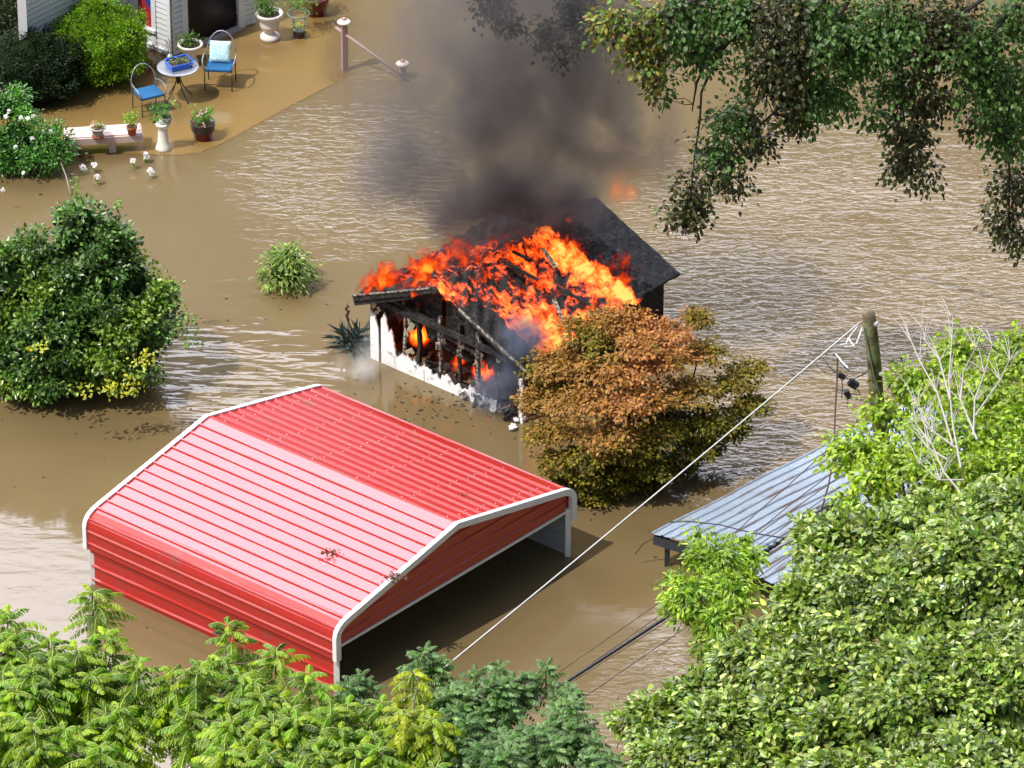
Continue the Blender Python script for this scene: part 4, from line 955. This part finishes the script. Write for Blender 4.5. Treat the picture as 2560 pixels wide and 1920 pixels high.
def maple_col(pos):
    s_ = pos-np.array(b0); f = np.clip((s_[:, 2]-1.15)/.9-.35*(s_[:, 0]-.1)+.9*np.clip(s_[:, 0]-1.4, 0, 1)+rng.normal(0, .28, len(pos)), 0, 1)
    kk = rng.random(len(pos))[:, None]; base = np.array([.50, .23, .04])*(1-kk)+np.array([.55, .27, .13])*kk
    br = np.clip(-s_[:, 0]*1.1-.9+.8*(s_[:, 2]-1.2), 0, 1)[:, None]*.8
    base = base*(1-br)+np.array([.30, .18, .04])*br
    g = (np.sin(pos[:, 0]*3.3+pos[:, 2]*4)+np.cos(pos[:, 1]*3.1+pos[:, 0]*1.7) > .75)*.75; f = f*(1-g)
    return f, base
C, O = clump_points(pads, 46, .9, -.7)
P, col = clump_leaves(C, O*[1, 1, .4], 20, .10, .074, .050, [(.20, .20, .016), (.11, .12, .014), (.26, .20, .02), (.08, .085, .012)], down=.25, up=1.0, flat=.45, topcol=maple_col, clumpvar=.28)
leaves_obj('crown', P, col, mp, 'leaf_dull')
mb = MB()
for s_ in range(7):
    a = R(s_*51); f = b0+np.array([.12*math.cos(a), .12*math.sin(a), -.2]); t1 = b0+np.array([.55*math.cos(a), .5*math.sin(a), 1.1]); mb.tube(limb_path(f, t1, 5, 0, .1), np.linspace(.06, .035, 6), 7)
    for pd in pads[s_::7]: mb.tube(limb_path(t1, pd[0], 5, .03, .12), np.linspace(.028, .008, 6), 5)
mb.build('trunk', ['bark_dark'], mp, world=True, smooth=True)
mb = MB(); mb.tube([G(1565, 1055, 1.2), G(1640, 1150, .5), G(1705, 1222, .02)], .006, 5); tag(mb.build('loose_wire', ['wire_brown'], smooth=True), 'thin loose wire dropping from the maple into the water', 'wire')

# ------------------------------------------------------------------ tin roofed shed
zt_ = .62
T0 = G(1624, 1335, zt_); T1 = G(1960, 1470, zt_-.02); tv = unit((G(2083, 1100, zt_)-T0)[None])[0]; tu = unit((T1-T0)[None])[0]; TW = np.linalg.norm(T1-T0)
tin = thing('tin_shed', (T0[0], T0[1], 0), 'grey corrugated tin roofed shed with dark posts half under water', 'shed', math.atan2(-tv[0], tv[1]))
TLn = 6.4; nn_ = 13
def TP(a, b, z): return np.array([T0[0], T0[1], 0])+tu*a+tv*b+np.array([0, 0, z])
pr = []
cc_ = []
seg = TW/nn_
for k_ in range(nn_+1):
    for ds, hh, e in ((0, 0, 1), (.02, .028, .9), (.045, .028, .6), (.065, 0, 1), (.12, 0, .0), (seg*.7, .003, .0)):
        a = k_*seg+ds
        if a <= TW: pr.append((a, zt_+hh+.14*math.sin(math.pi*min(1, a/TW))*1.0)); cc_.append(e)
nb = 16; vs = []; cols_ = []
for i in range(nb+1):
    b_ = TLn*i/nb
    for (a, z), e in zip(pr, cc_):
        cur = -.02*math.sin(a*3) if i == 0 else 0
        vs.append(TP(a, b_+cur+.04*math.sin(a*2.0+.5)*(i == 0), z+.012*math.sin(b_*3+a*2))); cols_.append((e, e, e))
k = len(pr); fs = [(i*k+j, i*k+j+1, (i+1)*k+j+1, (i+1)*k+j) for i in range(nb) for j in range(k-1)]
Mi = loc_of(tin).inverted(); o = mesh_obj('roof', [Mi @ Vector(p) for p in vs], fs, 'tin', None, False, tin, np.array(cols_)); sm_ = o.modifiers.new('t', 'SOLIDIFY'); sm_.thickness = .006
for a, b_ in ((.22, .18), (TW-.15, .2), (.22, 3.0), (TW-.15, 3.0), (.22, 6.0), (TW-.15, 6.0)):
    mb = MB(); mb.beam(TP(a, b_, -.6), TP(a, b_, zt_+.02), .09, .09); mb.build('post', ['steel_dark'], tin, world=True)
mb = MB(); mb.beam(TP(.04, .06, zt_-.12), TP(.75, .12, zt_-.10), .05, .17); mb.beam(TP(.04, .1, zt_-.10), TP(.04, 5.9, zt_-.08), .04, .13); mb.build('gutter_box', ['steel_dark'], tin, world=True)
mb = MB(); mb.beam(TP(.9, .35, zt_-.06), TP(TW-.05, .35, zt_-.05), .05, .12); mb.build('end_beam', ['rust_steel'], tin, world=True)
mb = MB(); mb.prism([TP(1.6, .5, -.3), TP(TW, .5, -.3), TP(TW, .5, zt_-.05), TP(1.6, .5, zt_-.02)], .04); mb.build('end_wall', ['rust_steel'], tin, world=True)
mb = MB(); mb.tube([TP(.02, .05, zt_-.1), TP(-.1, -.05, zt_-.22), TP(-.16, -.15, zt_-.40)], .012, 5); mb.build('bent_strip', ['rust_steel'], tin, world=True)

# ------------------------------------------------------------------ pole and cables
PT = G(2172, 785, 5.5); PB = G(2238, 1450, 0)
def onpole(z): return PB+(PT-PB)*(z/5.5)
pole = thing('utility_pole', PB, 'weathered leaning wooden utility pole with mossy top', 'pole')
mb = MB(); zs = [-1]+list(np.linspace(0, 5.5, 12)); mb.tube([onpole(z)+np.array([.01*math.sin(z*3), 0, 0]) for z in zs]+[onpole(5.56)], [.15]+list(np.linspace(.145, .112, 12))+[.07], 12); mb.build('shaft', ['pole_wood'], pole, world=True, smooth=True)
mb = MB(); mb.tube([onpole(5.3)+[-.10, -.10, 0], onpole(4.4)+[-.02, -.14, 0], onpole(3.8)+[.08, -.12, 0], onpole(3.0)+[.14, -.05, 0]], .012, 5); mb.build('ground_wire', ['green_wire'], pole, world=True)
mb = MB()
for z in (5.35, 4.35, 3.3): mb.lathe([(.03, -.03), (.04, 0), (.03, .03)], tuple(onpole(z)+np.array([.1, -.09, 0])), 8)
mb.build('bolt', ['galvanised'], pole, world=True)
def cable(a, b, sag, r, mat, name, label, n_=40, cat='cable', group=None, twist=None):
    a = np.array(a); b = np.array(b); pts = [a+(b-a)*k/n_-np.array([0, 0, sag*4*(k/n_)*(1-k/n_)]) for k in range(n_+1)]
    mb = MB(); mb.tube(pts, r, 6)
    o = mb.build(name, [mat], smooth=True); tag(o, label, cat, group); return o, pts
p0 = G(2150, 806, onpole(5.2)[2]); p1 = G(720, 1985, 1.5)
o, pts = cable(p0, p1, .06, .012, 'cable_white', 'service_cable', 'pale twisted service cable running down from the pole top across the carport front', 60, group=None)
mb = MB()
d = (p1-p0); Ln = np.linalg.norm(d); nT = int(Ln/.05)
hp = []
for k_ in range(nT):
    s_ = k_/nT; c = p0+d*s_-np.array([0, 0, .06*4*s_*(1-s_)]); hp.append(c+np.array([0, 0, -.019-.006*math.sin(k_*1.9)-.004*math.sin(k_*.63)]))
mb.tube(hp, .0045, 4, mi=1)
mb.build('wrapped_wire', ['cable_white', 'steel_dark'], o)
c3 = G(2200, 1185, 2.2)
o, _ = cable(G(2205, 1183, 2.25), G(1180, 1855, 2.0), .05, .030, 'black_rubber', 'telecom_cable', 'thick black cable strung over the tin roof, heaviest of the low wires', 40)
A_ = G(2082, 1268, 2.2); B_ = G(1985, 1330, 2.2)
dd = unit((A_-B_)[None])[0]
mb = MB(); mb.tube([B_-dd*.10, B_, B_+dd*.05, A_-dd*.05, A_, A_+dd*.3], [.03, .075, .09, .09, .08, .03], 12); mb.build('splice_case', ['black_rubber'], o, smooth=True)
mb = MB(); mb.tube([G(1900, 1385, 2.2)+np.array([.02*math.cos(k*2), .0, .03*math.sin(k*2.3)]) - dd*(.6-k*.06) for k in range(22)], .03, 6); mb.build('cable_wrap', ['steel_dark'], o, smooth=True)
for i, (a, b, lab) in enumerate([((1683, 1480), (1250, 1780), 'uppermost of the thin brown wires above the black cable'), ((1700, 1500), (1290, 1790), 'thin brown wire hugging the upper side of the black cable'), ((1700, 1530), (1340, 1760), 'thin brown wire just under the black cable'), ((1730, 1555), (1360, 1810), 'lowest thin brown wire, well below the black cable')]):
    a = np.array(a, float); b = np.array(b, float); d_ = b-a; a2 = a-d_*1.0; b2 = b+d_*.5
    cable(G(a2[0], a2[1], 2.15), G(b2[0], b2[1], 2.0), .02, .008, 'wire_brown', 'thin_wire', lab, 20, 'wire', 'thin wires beside the black cable')
for i, (pl_, lab) in enumerate([([(1873, 1345), (1990, 1250), (2100, 1168), (2190, 1100)], 'dark wire crossing the tin roof, right of its neighbour'), ([(1800, 1370), (1872, 1300), (1980, 1205), (2080, 1115), (2170, 1030)], 'dark wire crossing the tin roof, nearest its left edge'), ([(1673, 1305), (1720, 1303), (1800, 1312), (1880, 1332), (1960, 1345), (2060, 1335)], 'sagging dark wire draped across the lower tin roof')]):
    mb = MB(); mb.tube([G(x, y, 1.5 if i < 2 else 1.0) for x, y in pl_], .009 if i < 2 else .013, 5); tag(mb.build('roof_wire', ['wire_brown' if i < 2 else 'steel_dark'], smooth=True), lab, 'wire', 'wires over the tin roof')
mb = MB(); mb.tube([G(x, y, 3.0) for x, y in [(2094, 895), (2092, 960), (2088, 1030), (2086, 1090), (2082, 1150), (2072, 1210), (2055, 1270)]], .015, 6); tag(mb.build('hanging_cable', ['rust_steel'], smooth=True), 'dark cable hanging straight down left of the pole', 'cable')
jn = thing('junction_box', G(2110, 950, 0)*0+np.array([G(2125, 955, 4.0)[0], G(2125, 955, 4.0)[1], 0]), 'tangle of black junction boxes and cut wires hanging beside the pole', 'junction box')
mb = MB(); mb.box(G(2133, 960, 4.0), (.17, .10, .12), np.array(Matrix.Rotation(R(35), 3, 'Y'))); mb.box(G(2104, 940, 4.0), (.13, .08, .08), np.array(Matrix.Rotation(R(30), 3, 'Y'))); mb.box(G(2119, 985, 4.0), (.08, .10, .15), np.array(Matrix.Rotation(R(-25), 3, 'Y')))
mb.build('box', ['black_rubber'], jn, world=True, bevel=.01)
mb = MB()
for pl_ in [[(2063, 905), (2085, 930), (2105, 940), (2130, 950), (2160, 935), (2185, 915)], [(2080, 970), (2110, 978), (2125, 985), (2155, 988)], [(2110, 985), (2120, 1000), (2118, 1018)], [(2125, 995), (2150, 1000), (2158, 1000)], [(2133, 960), (2145, 975), (2150, 985)], [(2105, 945), (2106, 975), (2104, 995)], [(2092, 890), (2112, 918), (2124, 930)]]:
    mb.tube([G(x, y, 4.0) for x, y in pl_], .010, 5)
mb.build('wires', ['black_rubber'], jn, world=True)
mb = MB()
for pl_ in [[(2150, 808), (2125, 840), (2115, 860), (2100, 862)], [(2155, 820), (2145, 850), (2140, 860)], [(2090, 885), (2105, 905), (2120, 920)], [(2120, 845), (2135, 865), (2112, 868)]]:
    mb.tube([G(x, y, 4.9) for x, y in pl_], .014, 5)
mb.build('frayed_strand', ['cable_white'], jn, world=True)

# ------------------------------------------------------------------ big trees
def tree(name, label, base, blobs, per, n, rad, L, W, cols, r0=.16, mat='leaf', shell=.45, down=.3, cv=.22, var=.25, core=None, kcore=.6, every=10, bark='bark', up=.8, flat=.7, topcol=None, bottom=-.55, fork=.45, droop=.15, twig=.008, group=None, sub=0, subr=.3):
    t_ = thing(name, base, label, 'tree', group=group)
    C, O = clump_points(blobs, per, shell, bottom, sub, subr)
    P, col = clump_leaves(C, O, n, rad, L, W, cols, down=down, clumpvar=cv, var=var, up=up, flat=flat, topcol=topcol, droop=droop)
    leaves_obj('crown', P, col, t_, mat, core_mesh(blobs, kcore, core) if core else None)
    mb = limbs(np.array(base), blobs, r0, fork, C=C, every=every, twig=twig); mb.build('trunk', [bark], t_, world=True, smooth=True)
    return t_
def B(lst): return [(G(x, y, z), (r, r, r*.8)) for x, y, z, r in lst]
big = B([(2150, 1400, 5.2, .85), (2060, 1370, 4.9, .45), (2300, 1370, 5.5, .95), (2500, 1320, 5.8, .95), (2060, 1520, 5.0, .75), (2250, 1560, 5.5, 1.2), (2470, 1450, 6.0, 1.2), (1930, 1650, 4.6, .7), (2080, 1740, 4.9, 1.05), (2330, 1760, 5.4, 1.2), (2540, 1700, 5.6, 1.1), (1760, 1780, 4.3, .65), (1880, 1860, 4.4, .9), (1640, 1830, 4.0, .55), (2150, 1930, 4.7, 1.1), (2420, 1980, 5.2, 1.2), (1680, 1930, 4.0, .6), (2620, 1500, 6, 1.0), (2660, 1310, 6.0, .9)])
tree('broadleaf_tree', 'big green broadleaf tree filling the lower right corner', G(2330, 2180), big, 40, 14, .125, .122, .086, [(.12, .22, .025), (.22, .33, .045), (.05, .12, .02), (.40, .44, .12), (.28, .38, .06)], r0=.22, mat='leaf_gloss', core=(.025, .05, .012), kcore=.36, down=.5, shell=.4, cv=.28, up=1.0, every=18, sub=1.2, subr=.30)  # palest leaf tones, mixed at random, stand in for sunlit highlights
lt = B([(2150, 1120, 3.9, .42), (2100, 1130, 3.7, .28), (2210, 1040, 4.0, .36), (2190, 1200, 3.7, .40), (2130, 1260, 3.5, .32), (2300, 960, 4.3, .50), (2400, 880, 4.6, .42), (2330, 1080, 4.2, .55), (2460, 980, 4.5, .60), (2560, 900, 4.5, .45), (2560, 1050, 4.5, .60), (2440, 1100, 4.3, .55), (2540, 860, 4.6, .3), (2480, 1180, 4.3, .5), (2240, 1150, 4.0, .38), (2310, 1180, 4.1, .42), (2390, 1190, 4.2, .45), (2570, 1150, 4.4, .5)])
ltree = tree('yellow_green_tree', 'yellow green tree with bare pale branches beside the utility pole', G(2420, 1560), lt, 26, 13, .15, .11, .07, [(.34, .46, .03), (.24, .40, .03), (.42, .50, .05), (.16, .30, .03)], r0=.10, down=.6, cv=.25, every=6, shell=.7, bottom=-.9, core=(.08, .16, .02), kcore=.35)
mb = MB()
for pl_ in [[(2400, 1170), (2380, 1060), (2375, 950), (2380, 850), (2378, 790)], [(2385, 1110), (2340, 980), (2300, 900), (2275, 850), (2268, 820)], [(2378, 1000), (2350, 900), (2310, 850), (2305, 818)], [(2430, 1090), (2440, 1000), (2460, 930), (2480, 860)], [(2440, 1040), (2500, 950), (2525, 900)], [(2440, 1100), (2400, 1000), (2410, 930), (2440, 870)], [(2390, 1120), (2330, 1080), (2290, 1010)], [(2370, 1150), (2320, 1120), (2310, 1060)], [(2420, 1250), (2360, 1180), (2330, 1110), (2290, 1060)], [(2410, 1200), (2350, 1200), (2300, 1160)]]:
    k = len(pl_); mb.tube([G(x+random.uniform(-4, 4), y, 5.5) for x, y in pl_], np.linspace(.020, .006, k), 5)
    for _ in range(10):
        i = random.randrange(1, k); x, y = pl_[i]; dx = random.uniform(-60, 60); dy = random.uniform(30, 80)
        mb.tube([G(x, y, 5.5), G(x+dx*.5, y-dy*.6, 5.5), G(x+dx, y-dy, 5.5)], [.009, .007, .004], 4, cap=False)
mb.build('bare_branches', ['bark_pale'], ltree, world=True)
st = B([(1790, 1400, 3.3, .42), (1735, 1480, 3.2, .40), (1840, 1480, 3.2, .40), (1790, 1560, 3.0, .34), (1690, 1470, 3.1, .24), (1875, 1390, 3.3, .22), (1745, 1400, 3.3, .15), (1770, 1620, 2.8, .20), (1860, 1350, 3.3, .13), (1700, 1520, 3.0, .25), (1745, 1340, 3.4, .13)])
tree('young_tree', 'small bright lime tree in front of the tin roof corner', G(1800, 1930), st, 34, 13, .12, .125, .048, [(.30, .44, .03), (.20, .38, .02), (.38, .50, .05), (.12, .26, .02)], r0=.06, down=.75, cv=.2, every=7, shell=.6, bottom=-.9, core=(.06, .14, .015), kcore=.45)
# compound leaved trees
def compound_tree(name, label, base, tops, blobs, dens, FL, pairs, LL, LW, cols, r0=.12, mat='leaf', droop=.55, rise=.55, H=.9, per=5, step=.13, stalk=(.40, .46, .10)):
    """pinnate fronds in tiers round upright leaders: explicit leader tips (tops) plus random ones on the blobs."""
    t_ = thing(name, base, label, 'tree')
    C, O = clump_points(blobs, dens, .5, -.1); C = C[O[:, 2] > -.2]
    Tp = np.concatenate([np.array(tops), C]) if len(tops) else C
    st_ = []; dr_ = []; L_ = []; up_ = []
    for p in Tp:
        lean = unit(np.array([[rng.normal(0, .12), rng.normal(0, .12), 1.]]))[0]; a0 = rng.random()*6; Hh = H*rng.uniform(.75, 1.15); nl = int(Hh/step)
        for l in range(nl):
            h = l*step; n_ = per-1 if l < 2 else per
            for q in range(n_):
                a = a0+l*1.1+q*2*math.pi/n_+rng.normal(0, .22)
                rs = rise*(1.5-1.2*h/Hh) if l < 3 else rise*(.75-.6*h/Hh)
                st_.append(p-lean*h); dr_.append((math.cos(a), math.sin(a), rs+rng.normal(0, .08))); L_.append(FL*(.42+.58*min(1, (h+.06)/.34))*rng.uniform(.8, 1.15)); up_.append(lean)
    start = np.array(st_); dr = unit(np.array(dr_)); Lf = np.array(L_); N = len(Lf)
    tt = np.linspace(.14, 1, pairs); Pp = []; Ax = []; Nm = []; LLs = []
    for s_ in tt:
        p = start+dr*(Lf*s_)[:, None]; p[:, 2] -= droop*Lf*s_**2.0
        tan = dr.copy(); tan[:, 2] -= 2*droop*s_; tan = unit(tan)
        side = unit(np.cross(tan, np.array([0, 0, 1.]))); nrm = np.cross(side, tan)
        sz = math.sin(math.pi*(.20+.72*s_))**.6*np.clip(Lf/FL, .5, 1)
        for sg in (-1, 1):
            Pp.append(p+rng.normal(size=(N, 3))*.004); Ax.append(side*sg*.80+tan*.42-nrm*.42+rng.normal(size=(N, 3))*.10)
            Nm.append(nrm*.85+side*sg*.45+rng.normal(size=(N, 3))*.10); LLs.append(LL*sz*rng.uniform(.85, 1.1, N))
    pos = np.concatenate(Pp); n_ = len(pos)
    P = leaf_arrays(pos, np.concatenate(Ax), np.concatenate(Nm), np.concatenate(LLs), LW, .15, .12)
    fc = pick_cols(N, cols, .22); col = np.tile(fc, (2*pairs, 1))*(1+rng.normal(0, .10, (n_, 1)))
    leaves_obj('crown', P, np.clip(col, .003, .9), t_, mat)
    mb = limbs(np.array(base), blobs, r0, .5, C=Tp, every=1, twig=.010)
    for p in Tp: mb.tube([p+[0, 0, .02], p-[0, 0, H*.5], p-[0, 0, H]], [.006, .012, .016], 5, cap=False)
    mb.build('trunk', ['bark'], t_, world=True, smooth=True)
    ts = np.linspace(0, 1, 6)
    pts_ = np.stack([start+dr*(Lf*s_)[:, None]-np.array([0, 0, 1.])*(droop*Lf*s_**2)[:, None] for s_ in ts], 1)
    side = unit(np.cross(dr, np.array([0, 0, 1.])))*.007
    V = np.empty((N, 6, 2, 3)); V[:, :, 0] = pts_+side[:, None]+np.array([0, 0, .004]); V[:, :, 1] = pts_-side[:, None]+np.array([0, 0, .004])
    V = V.reshape(-1, 3)-np.array(t_.location); idx = (np.arange(N)[:, None]*12+np.arange(5)[None]*2).reshape(-1)
    mesh_obj('leaf_stalks', V, [(int(i), int(i+1), int(i+3), int(i+2)) for i in idx], 'leaf', None, False, t_, np.array(stalk))
    return t_
def TT(lst, z=4.3): return [G(x, y, z+random.uniform(-.15, .15)) for x, y in lst]
LG = [(.12, .27, .004), (.21, .38, .007), (.055, .14, .004), (.35, .47, .010)]
bl = B([(60, 1760, 4.0, .75), (190, 1700, 4.1, .45), (110, 1700, 4.2, .40), (0, 1640, 4.2, .30), (230, 1820, 3.8, .45), (120, 1900, 3.8, .7), (-80, 1790, 4.0, .8), (290, 1700, 3.9, .2)])
compound_tree('walnut_tree', 'light green compound leaved tree in the lower left corner', G(80, 2280), TT([(231, 1483), (121, 1600), (190, 1625), (17, 1535), (81, 1680), (300, 1772), (162, 1825), (262, 1590), (40, 1590), (225, 1690), (60, 1800), (250, 1870), (345, 1655)]), bl, 2.2, .60, 12, .150, .044, LG, r0=.10)
bl = B([(560, 1660, 4.0, .25), (555, 1740, 4.0, .35), (660, 1740, 4.0, .35), (510, 1800, 3.9, .40), (700, 1840, 4.0, .50), (620, 1890, 3.8, .55), (840, 1840, 4.1, .50), (900, 1910, 4.0, .6), (800, 1950, 3.9, .5), (1060, 1960, 4.1, .4), (430, 1740, 3.8, .15)])
compound_tree('walnut_tree', 'light green compound leaved tree before the near carport wall', G(700, 2300), TT([(567, 1565), (688, 1630), (497, 1668), (772, 1688), (600, 1690), (868, 1765), (741, 1800), (579, 1810), (650, 1740), (1007, 1850), (930, 1840), (820, 1850), (430, 1680), (560, 1880), (670, 1890), (955, 1760)]), bl, 2.3, .60, 12, .150, .044, LG, r0=.10)
bl = B([(1035, 1790, 4.3, .30)])
compound_tree('yellow_sapling', 'yellowish sapling top between the light green and dark green trees', G(1045, 2360), TT([(1033, 1685), (1010, 1790), (1080, 1800)], 4.6), bl, .5, .60, 12, .150, .044, [(.40, .44, .008), (.28, .40, .010), (.20, .30, .010)], r0=.05, H=1.1, droop=.75)
bl = B([(900, 1725, 4.0, .22), (1060, 1660, 4.1, .24), (1210, 1750, 4.1, .45), (1310, 1710, 4.1, .25), (1160, 1840, 4.0, .55), (1330, 1870, 4.0, .55), (1420, 1770, 4.1, .24), (1450, 1830, 4.0, .22), (1250, 1950, 3.9, .6), (1480, 1930, 3.9, .40), (1580, 1970, 3.9, .25), (1120, 1760, 4.0, .3)])
compound_tree('locust_tree', 'dark green small leaved tree at bottom centre behind the wires', G(1250, 2360), TT([(1065, 1625), (900, 1690), (870, 1710), (1250, 1665), (1190, 1680), (1365, 1665), (1320, 1690), (1420, 1720), (1440, 1760), (1490, 1850), (1130, 1730)], 4.2), bl, 6.0, .38, 8, .115, .040, [(.09, .20, .045), (.14, .28, .07), (.05, .12, .025), (.24, .38, .13)], r0=.10, mat='leaf', droop=.38, rise=.55, H=.55, per=5, step=.11, stalk=(.14, .22, .06))

# overhanging tree at the top right
def OB(lst, f=lambda y: 8.3-y*.0098):
    return [(D(x, y, f(y)), (r/118, r/118, r/118*.8)) for x, y, r in lst]
low = OB([(1330, 50, 55), (1390, 100, 60), (1450, 60, 70), (1420, 170, 30), (1520, 110, 60), (1620, 40, 80), (1680, 170, 85), (1720, 260, 45), (1790, 70, 100), (1780, 200, 75), (1850, 130, 60), (1920, 60, 90), (1950, 190, 60), (1965, 290, 55), (1950, 360, 45), (2060, 80, 100), (2000, 380, 25), (2130, 170, 100), (2180, 290, 65),
        (2190, 400, 50), (2165, 480, 35), (2200, 520, 40), (1600, 260, 55), (1560, 340, 62), (1500, 410, 38), (1480, 470, 40), (1510, 455, 25), (1640, 310, 35), (1590, 400, 25), (1900, 250, 30), (1470, 20, 60), (1560, 30, 50), (1700, 110, 60), (2190, 60, 60), (2200, 210, 50), (2010, 220, 40), (1730, 20, 60), (1990, 130, 50), (1420, 210, 22), (2110, 260, 35)])
hi = [(D(x, y, z), (r, r, r*.7)) for x, y, z, r in [(2000, -220, 9.6, 1.4), (2300, -120, 9.6, 1.6), (2420, 150, 8.4, 1.3)]]
veil = OB([(1060, 15, 42), (1100, 55, 28), (1190, 70, 46), (1240, 25, 52), (1210, 125, 24), (1250, 80, 30)], lambda y: 7.4-y*.005)
oh = thing('overhanging_tree', G(2950, 500), 'tall tree whose drooping dark branches overhang the water top right', 'tree')
def oh_col(pos):
    gx = pos[:, 0]; left = np.clip((2.5-gx)/1.4, 0, 1)*(rng.random(len(pos)) < .5)
    return left*.85, np.array([.36, .24, .05])
C, O = clump_points(low, 19, .95, -.95)
P, col = clump_leaves(C, O, 14, .20, .105, .080, [(.06, .065, .022), (.04, .055, .02), (.11, .09, .03), (.055, .095, .025)], down=.7, clumpvar=.3, flat=1.0, up=.5)  # canopy shade is put into these dark leaf colours
ctr = P.reshape(-1, 6, 3)[:, 0]
gx = ctr[:, 0]; sel = (gx < 2.6) & (rng.random(len(gx)) < .6); col[sel] = pick_cols(int(sel.sum()), [(.36, .22, .04), (.12, .26, .03), (.22, .32, .05)])  # sunlit left fringe painted as brighter orange and green leaves
sel = (gx > 2.6) & (ctr[:, 2] > 5.0) & (np.sin(gx*2.3+.5)+np.cos(ctr[:, 1]*1.7+gx*.5)+.5*np.clip(gx-6, 0, 2) > .45); col[sel] = pick_cols(int(sel.sum()), [(.07, .15, .035), (.12, .24, .055), (.05, .10, .025)])  # greener leaves painted in where the canopy catches sun
leaves_obj('crown', P, col, oh, 'leaf')
C2, O2 = clump_points(hi, 6, .6, -.8); P, col = clump_leaves(C2, O2, 14, .3, .13, .09, [(.05, .12, .02), (.08, .17, .03)]); leaves_obj('upper_crown', P, col, oh)
C3, O3 = clump_points(veil, 24, .95, -.95); P, col = clump_leaves(C3, O3, 11, .16, .10, .07, [(.02, .026, .02), (.03, .035, .025)], down=.6, flat=1.0); leaves_obj('low_crown', P, col, oh, 'leaf_dull')
mb = MB(); fk = D(2350, -150, 9.3)
mb.tube(limb_path(G(2950, 500, -.3), fk, 6, 0, .05), np.linspace(.30, .18, 7), 10)
fk2 = D(1900, -120, 9.3); mb.tube(limb_path(fk, fk2, 6, .05, .06), np.linspace(.14, .08, 7), 8)
brs = [[(1900, -120, 6.0), (1760, 20, 5.2), (1690, 45, 5.0), (1620, 60, 4.9), (1575, 90, 4.7), (1545, 130, 4.4), (1515, 200, 3.8), (1512, 260, 3.2), (1500, 340, 2.6), (1490, 450, 1.8)], [(1575, 90, 4.7), (1530, 120, 4.4), (1505, 180, 4.1), (1495, 240, 3.6)],
       [(1900, -120, 6.0), (1800, 60, 5.0), (1720, 200, 3.8), (1620, 290, 3.0), (1560, 360, 2.5)], [(1900, -120, 6.0), (1500, 0, 5.2), (1380, 60, 4.8), (1400, 170, 4.0)], [(1900, -120, 6), (1920, 60, 4.8), (1950, 220, 3.6), (1960, 360, 2.5)], [(2350, -150, 6.0), (2150, 60, 4.8), (2120, 190, 3.8), (2180, 320, 2.8), (2180, 500, 1.5)], [(2350, -150, 6.0), (2060, 40, 4.9), (1960, 60, 4.8), (1860, 100, 4.5)]]
E = []
for bb in brs:
    q = [D(p[0], p[1], 8.3-p[1]*.0098+.1 if p[1] > -100 else 9.3) for p in bb]; mb.tube(q, np.linspace(.045, .012, len(q)), 6)
    for a, b in zip(q[:-1], q[1:]): E += [a+(b-a)*s_ for s_ in (0, .25, .5, .75)]
vb_ = [D(1500, -100, 7.9), D(1250, 0, 7.4), D(1210, 60, 7.1), D(1200, 110, 6.9)]; mb.tube([fk2]+vb_, [.05, .03, .02, .015, .01], 6); E += vb_; vb_ = [D(1250, 0, 7.4), D(1130, -10, 7.4), D(1070, 20, 7.3)]; mb.tube(vb_, [.02, .015, .01], 5); E += vb_
E = np.array(E)
for p in np.concatenate([C[::3], C3[::3]]):
    q = E[np.argmin(((E-p)**2).sum(1))]; mb.tube(limb_path(q, p, 3, .05, .2), [.010, .008, .006, .004], 4, cap=False)
mb.build('trunk', ['bark_dark'], oh, world=True, smooth=True)

# dry leaves and twigs stuck on the carport roof
def on_roof(px, py):
    best = None
    for k_ in range(200):
        z = .7+1.3*k_/200; g = G(px, py, z); q = g-A2; w_ = np.dot(q, vv); h = np.interp(w_, [p[0] for p in prof], [p[1] for p in prof])+zE
        if best is None or abs(h-z) < best[0]: best = (abs(h-z), g)
    return best[1]+np.array([0, 0, .02])
for (x, y, lab) in [(752, 1003, 'brown dead leaves on the far end of the red roof, near the ridge'), (825, 1385, 'brown dead leaves midway down the near slope of the red roof'), (993, 1442, 'brown leaf litter caught high on the gable edge of the red roof'), (980, 1450, 'brown leaf litter caught against the gable edge trim of the red roof'), (1145, 1245, 'few brown leaves on the far slope right of the ridge')]:
    c = on_roof(x, y); n_ = 34; P = leaf_arrays(c+rng.normal(size=(n_, 3))*[.08, .07, .006]+[0, 0, .012], rng.normal(size=(n_, 3))*[1, 1, .15], rng.normal(size=(n_, 3))*.3+[0, 0, 1], .06, .035)
    o = leaves_obj('dead_leaves', P, pick_cols(n_, [(.10, .035, .02), (.16, .07, .03), (.05, .02, .012)]), None, 'leaf_dull'); tag(o, lab, 'leaf litter', 'leaf litter on the red roof')
print('faces', sum(len(o.data.polygons) for o in bpy.data.objects if o.type == 'MESH'))

# pieces of a part go one level deeper
def nest(root, child, par):
    ch = {}
    for o in root.children: ch.setdefault(o.name.split('.')[0], []).append(o)
    for c in ch.get(child, []):
        if par in ch: c.parent = ch[par][0]
for o in [o for o in bpy.data.objects if o.parent is None]:
    for c_, p_ in (('knob', 'cap'), ('lantern_window', 'lantern_body'), ('soil', 'bowl'), ('plant', 'bowl'), ('saucer', 'bowl'), ('black_rim', 'bowl'), ('soil', 'tray'), ('succulents', 'tray'), ('screws', 'roof'), ('roof_bow', 'roof'), ('edge_trim', 'roof'),
                   ('gable_trim', 'gable_panel'), ('yellow_leaves', 'pot'), ('red_curtain', 'window'), ('blue_curtain', 'window'), ('window_frame', 'window'), ('threshold', 'glass_door'), ('bolt', 'shaft'), ('ground_wire', 'shaft')): nest(o, c_, p_)
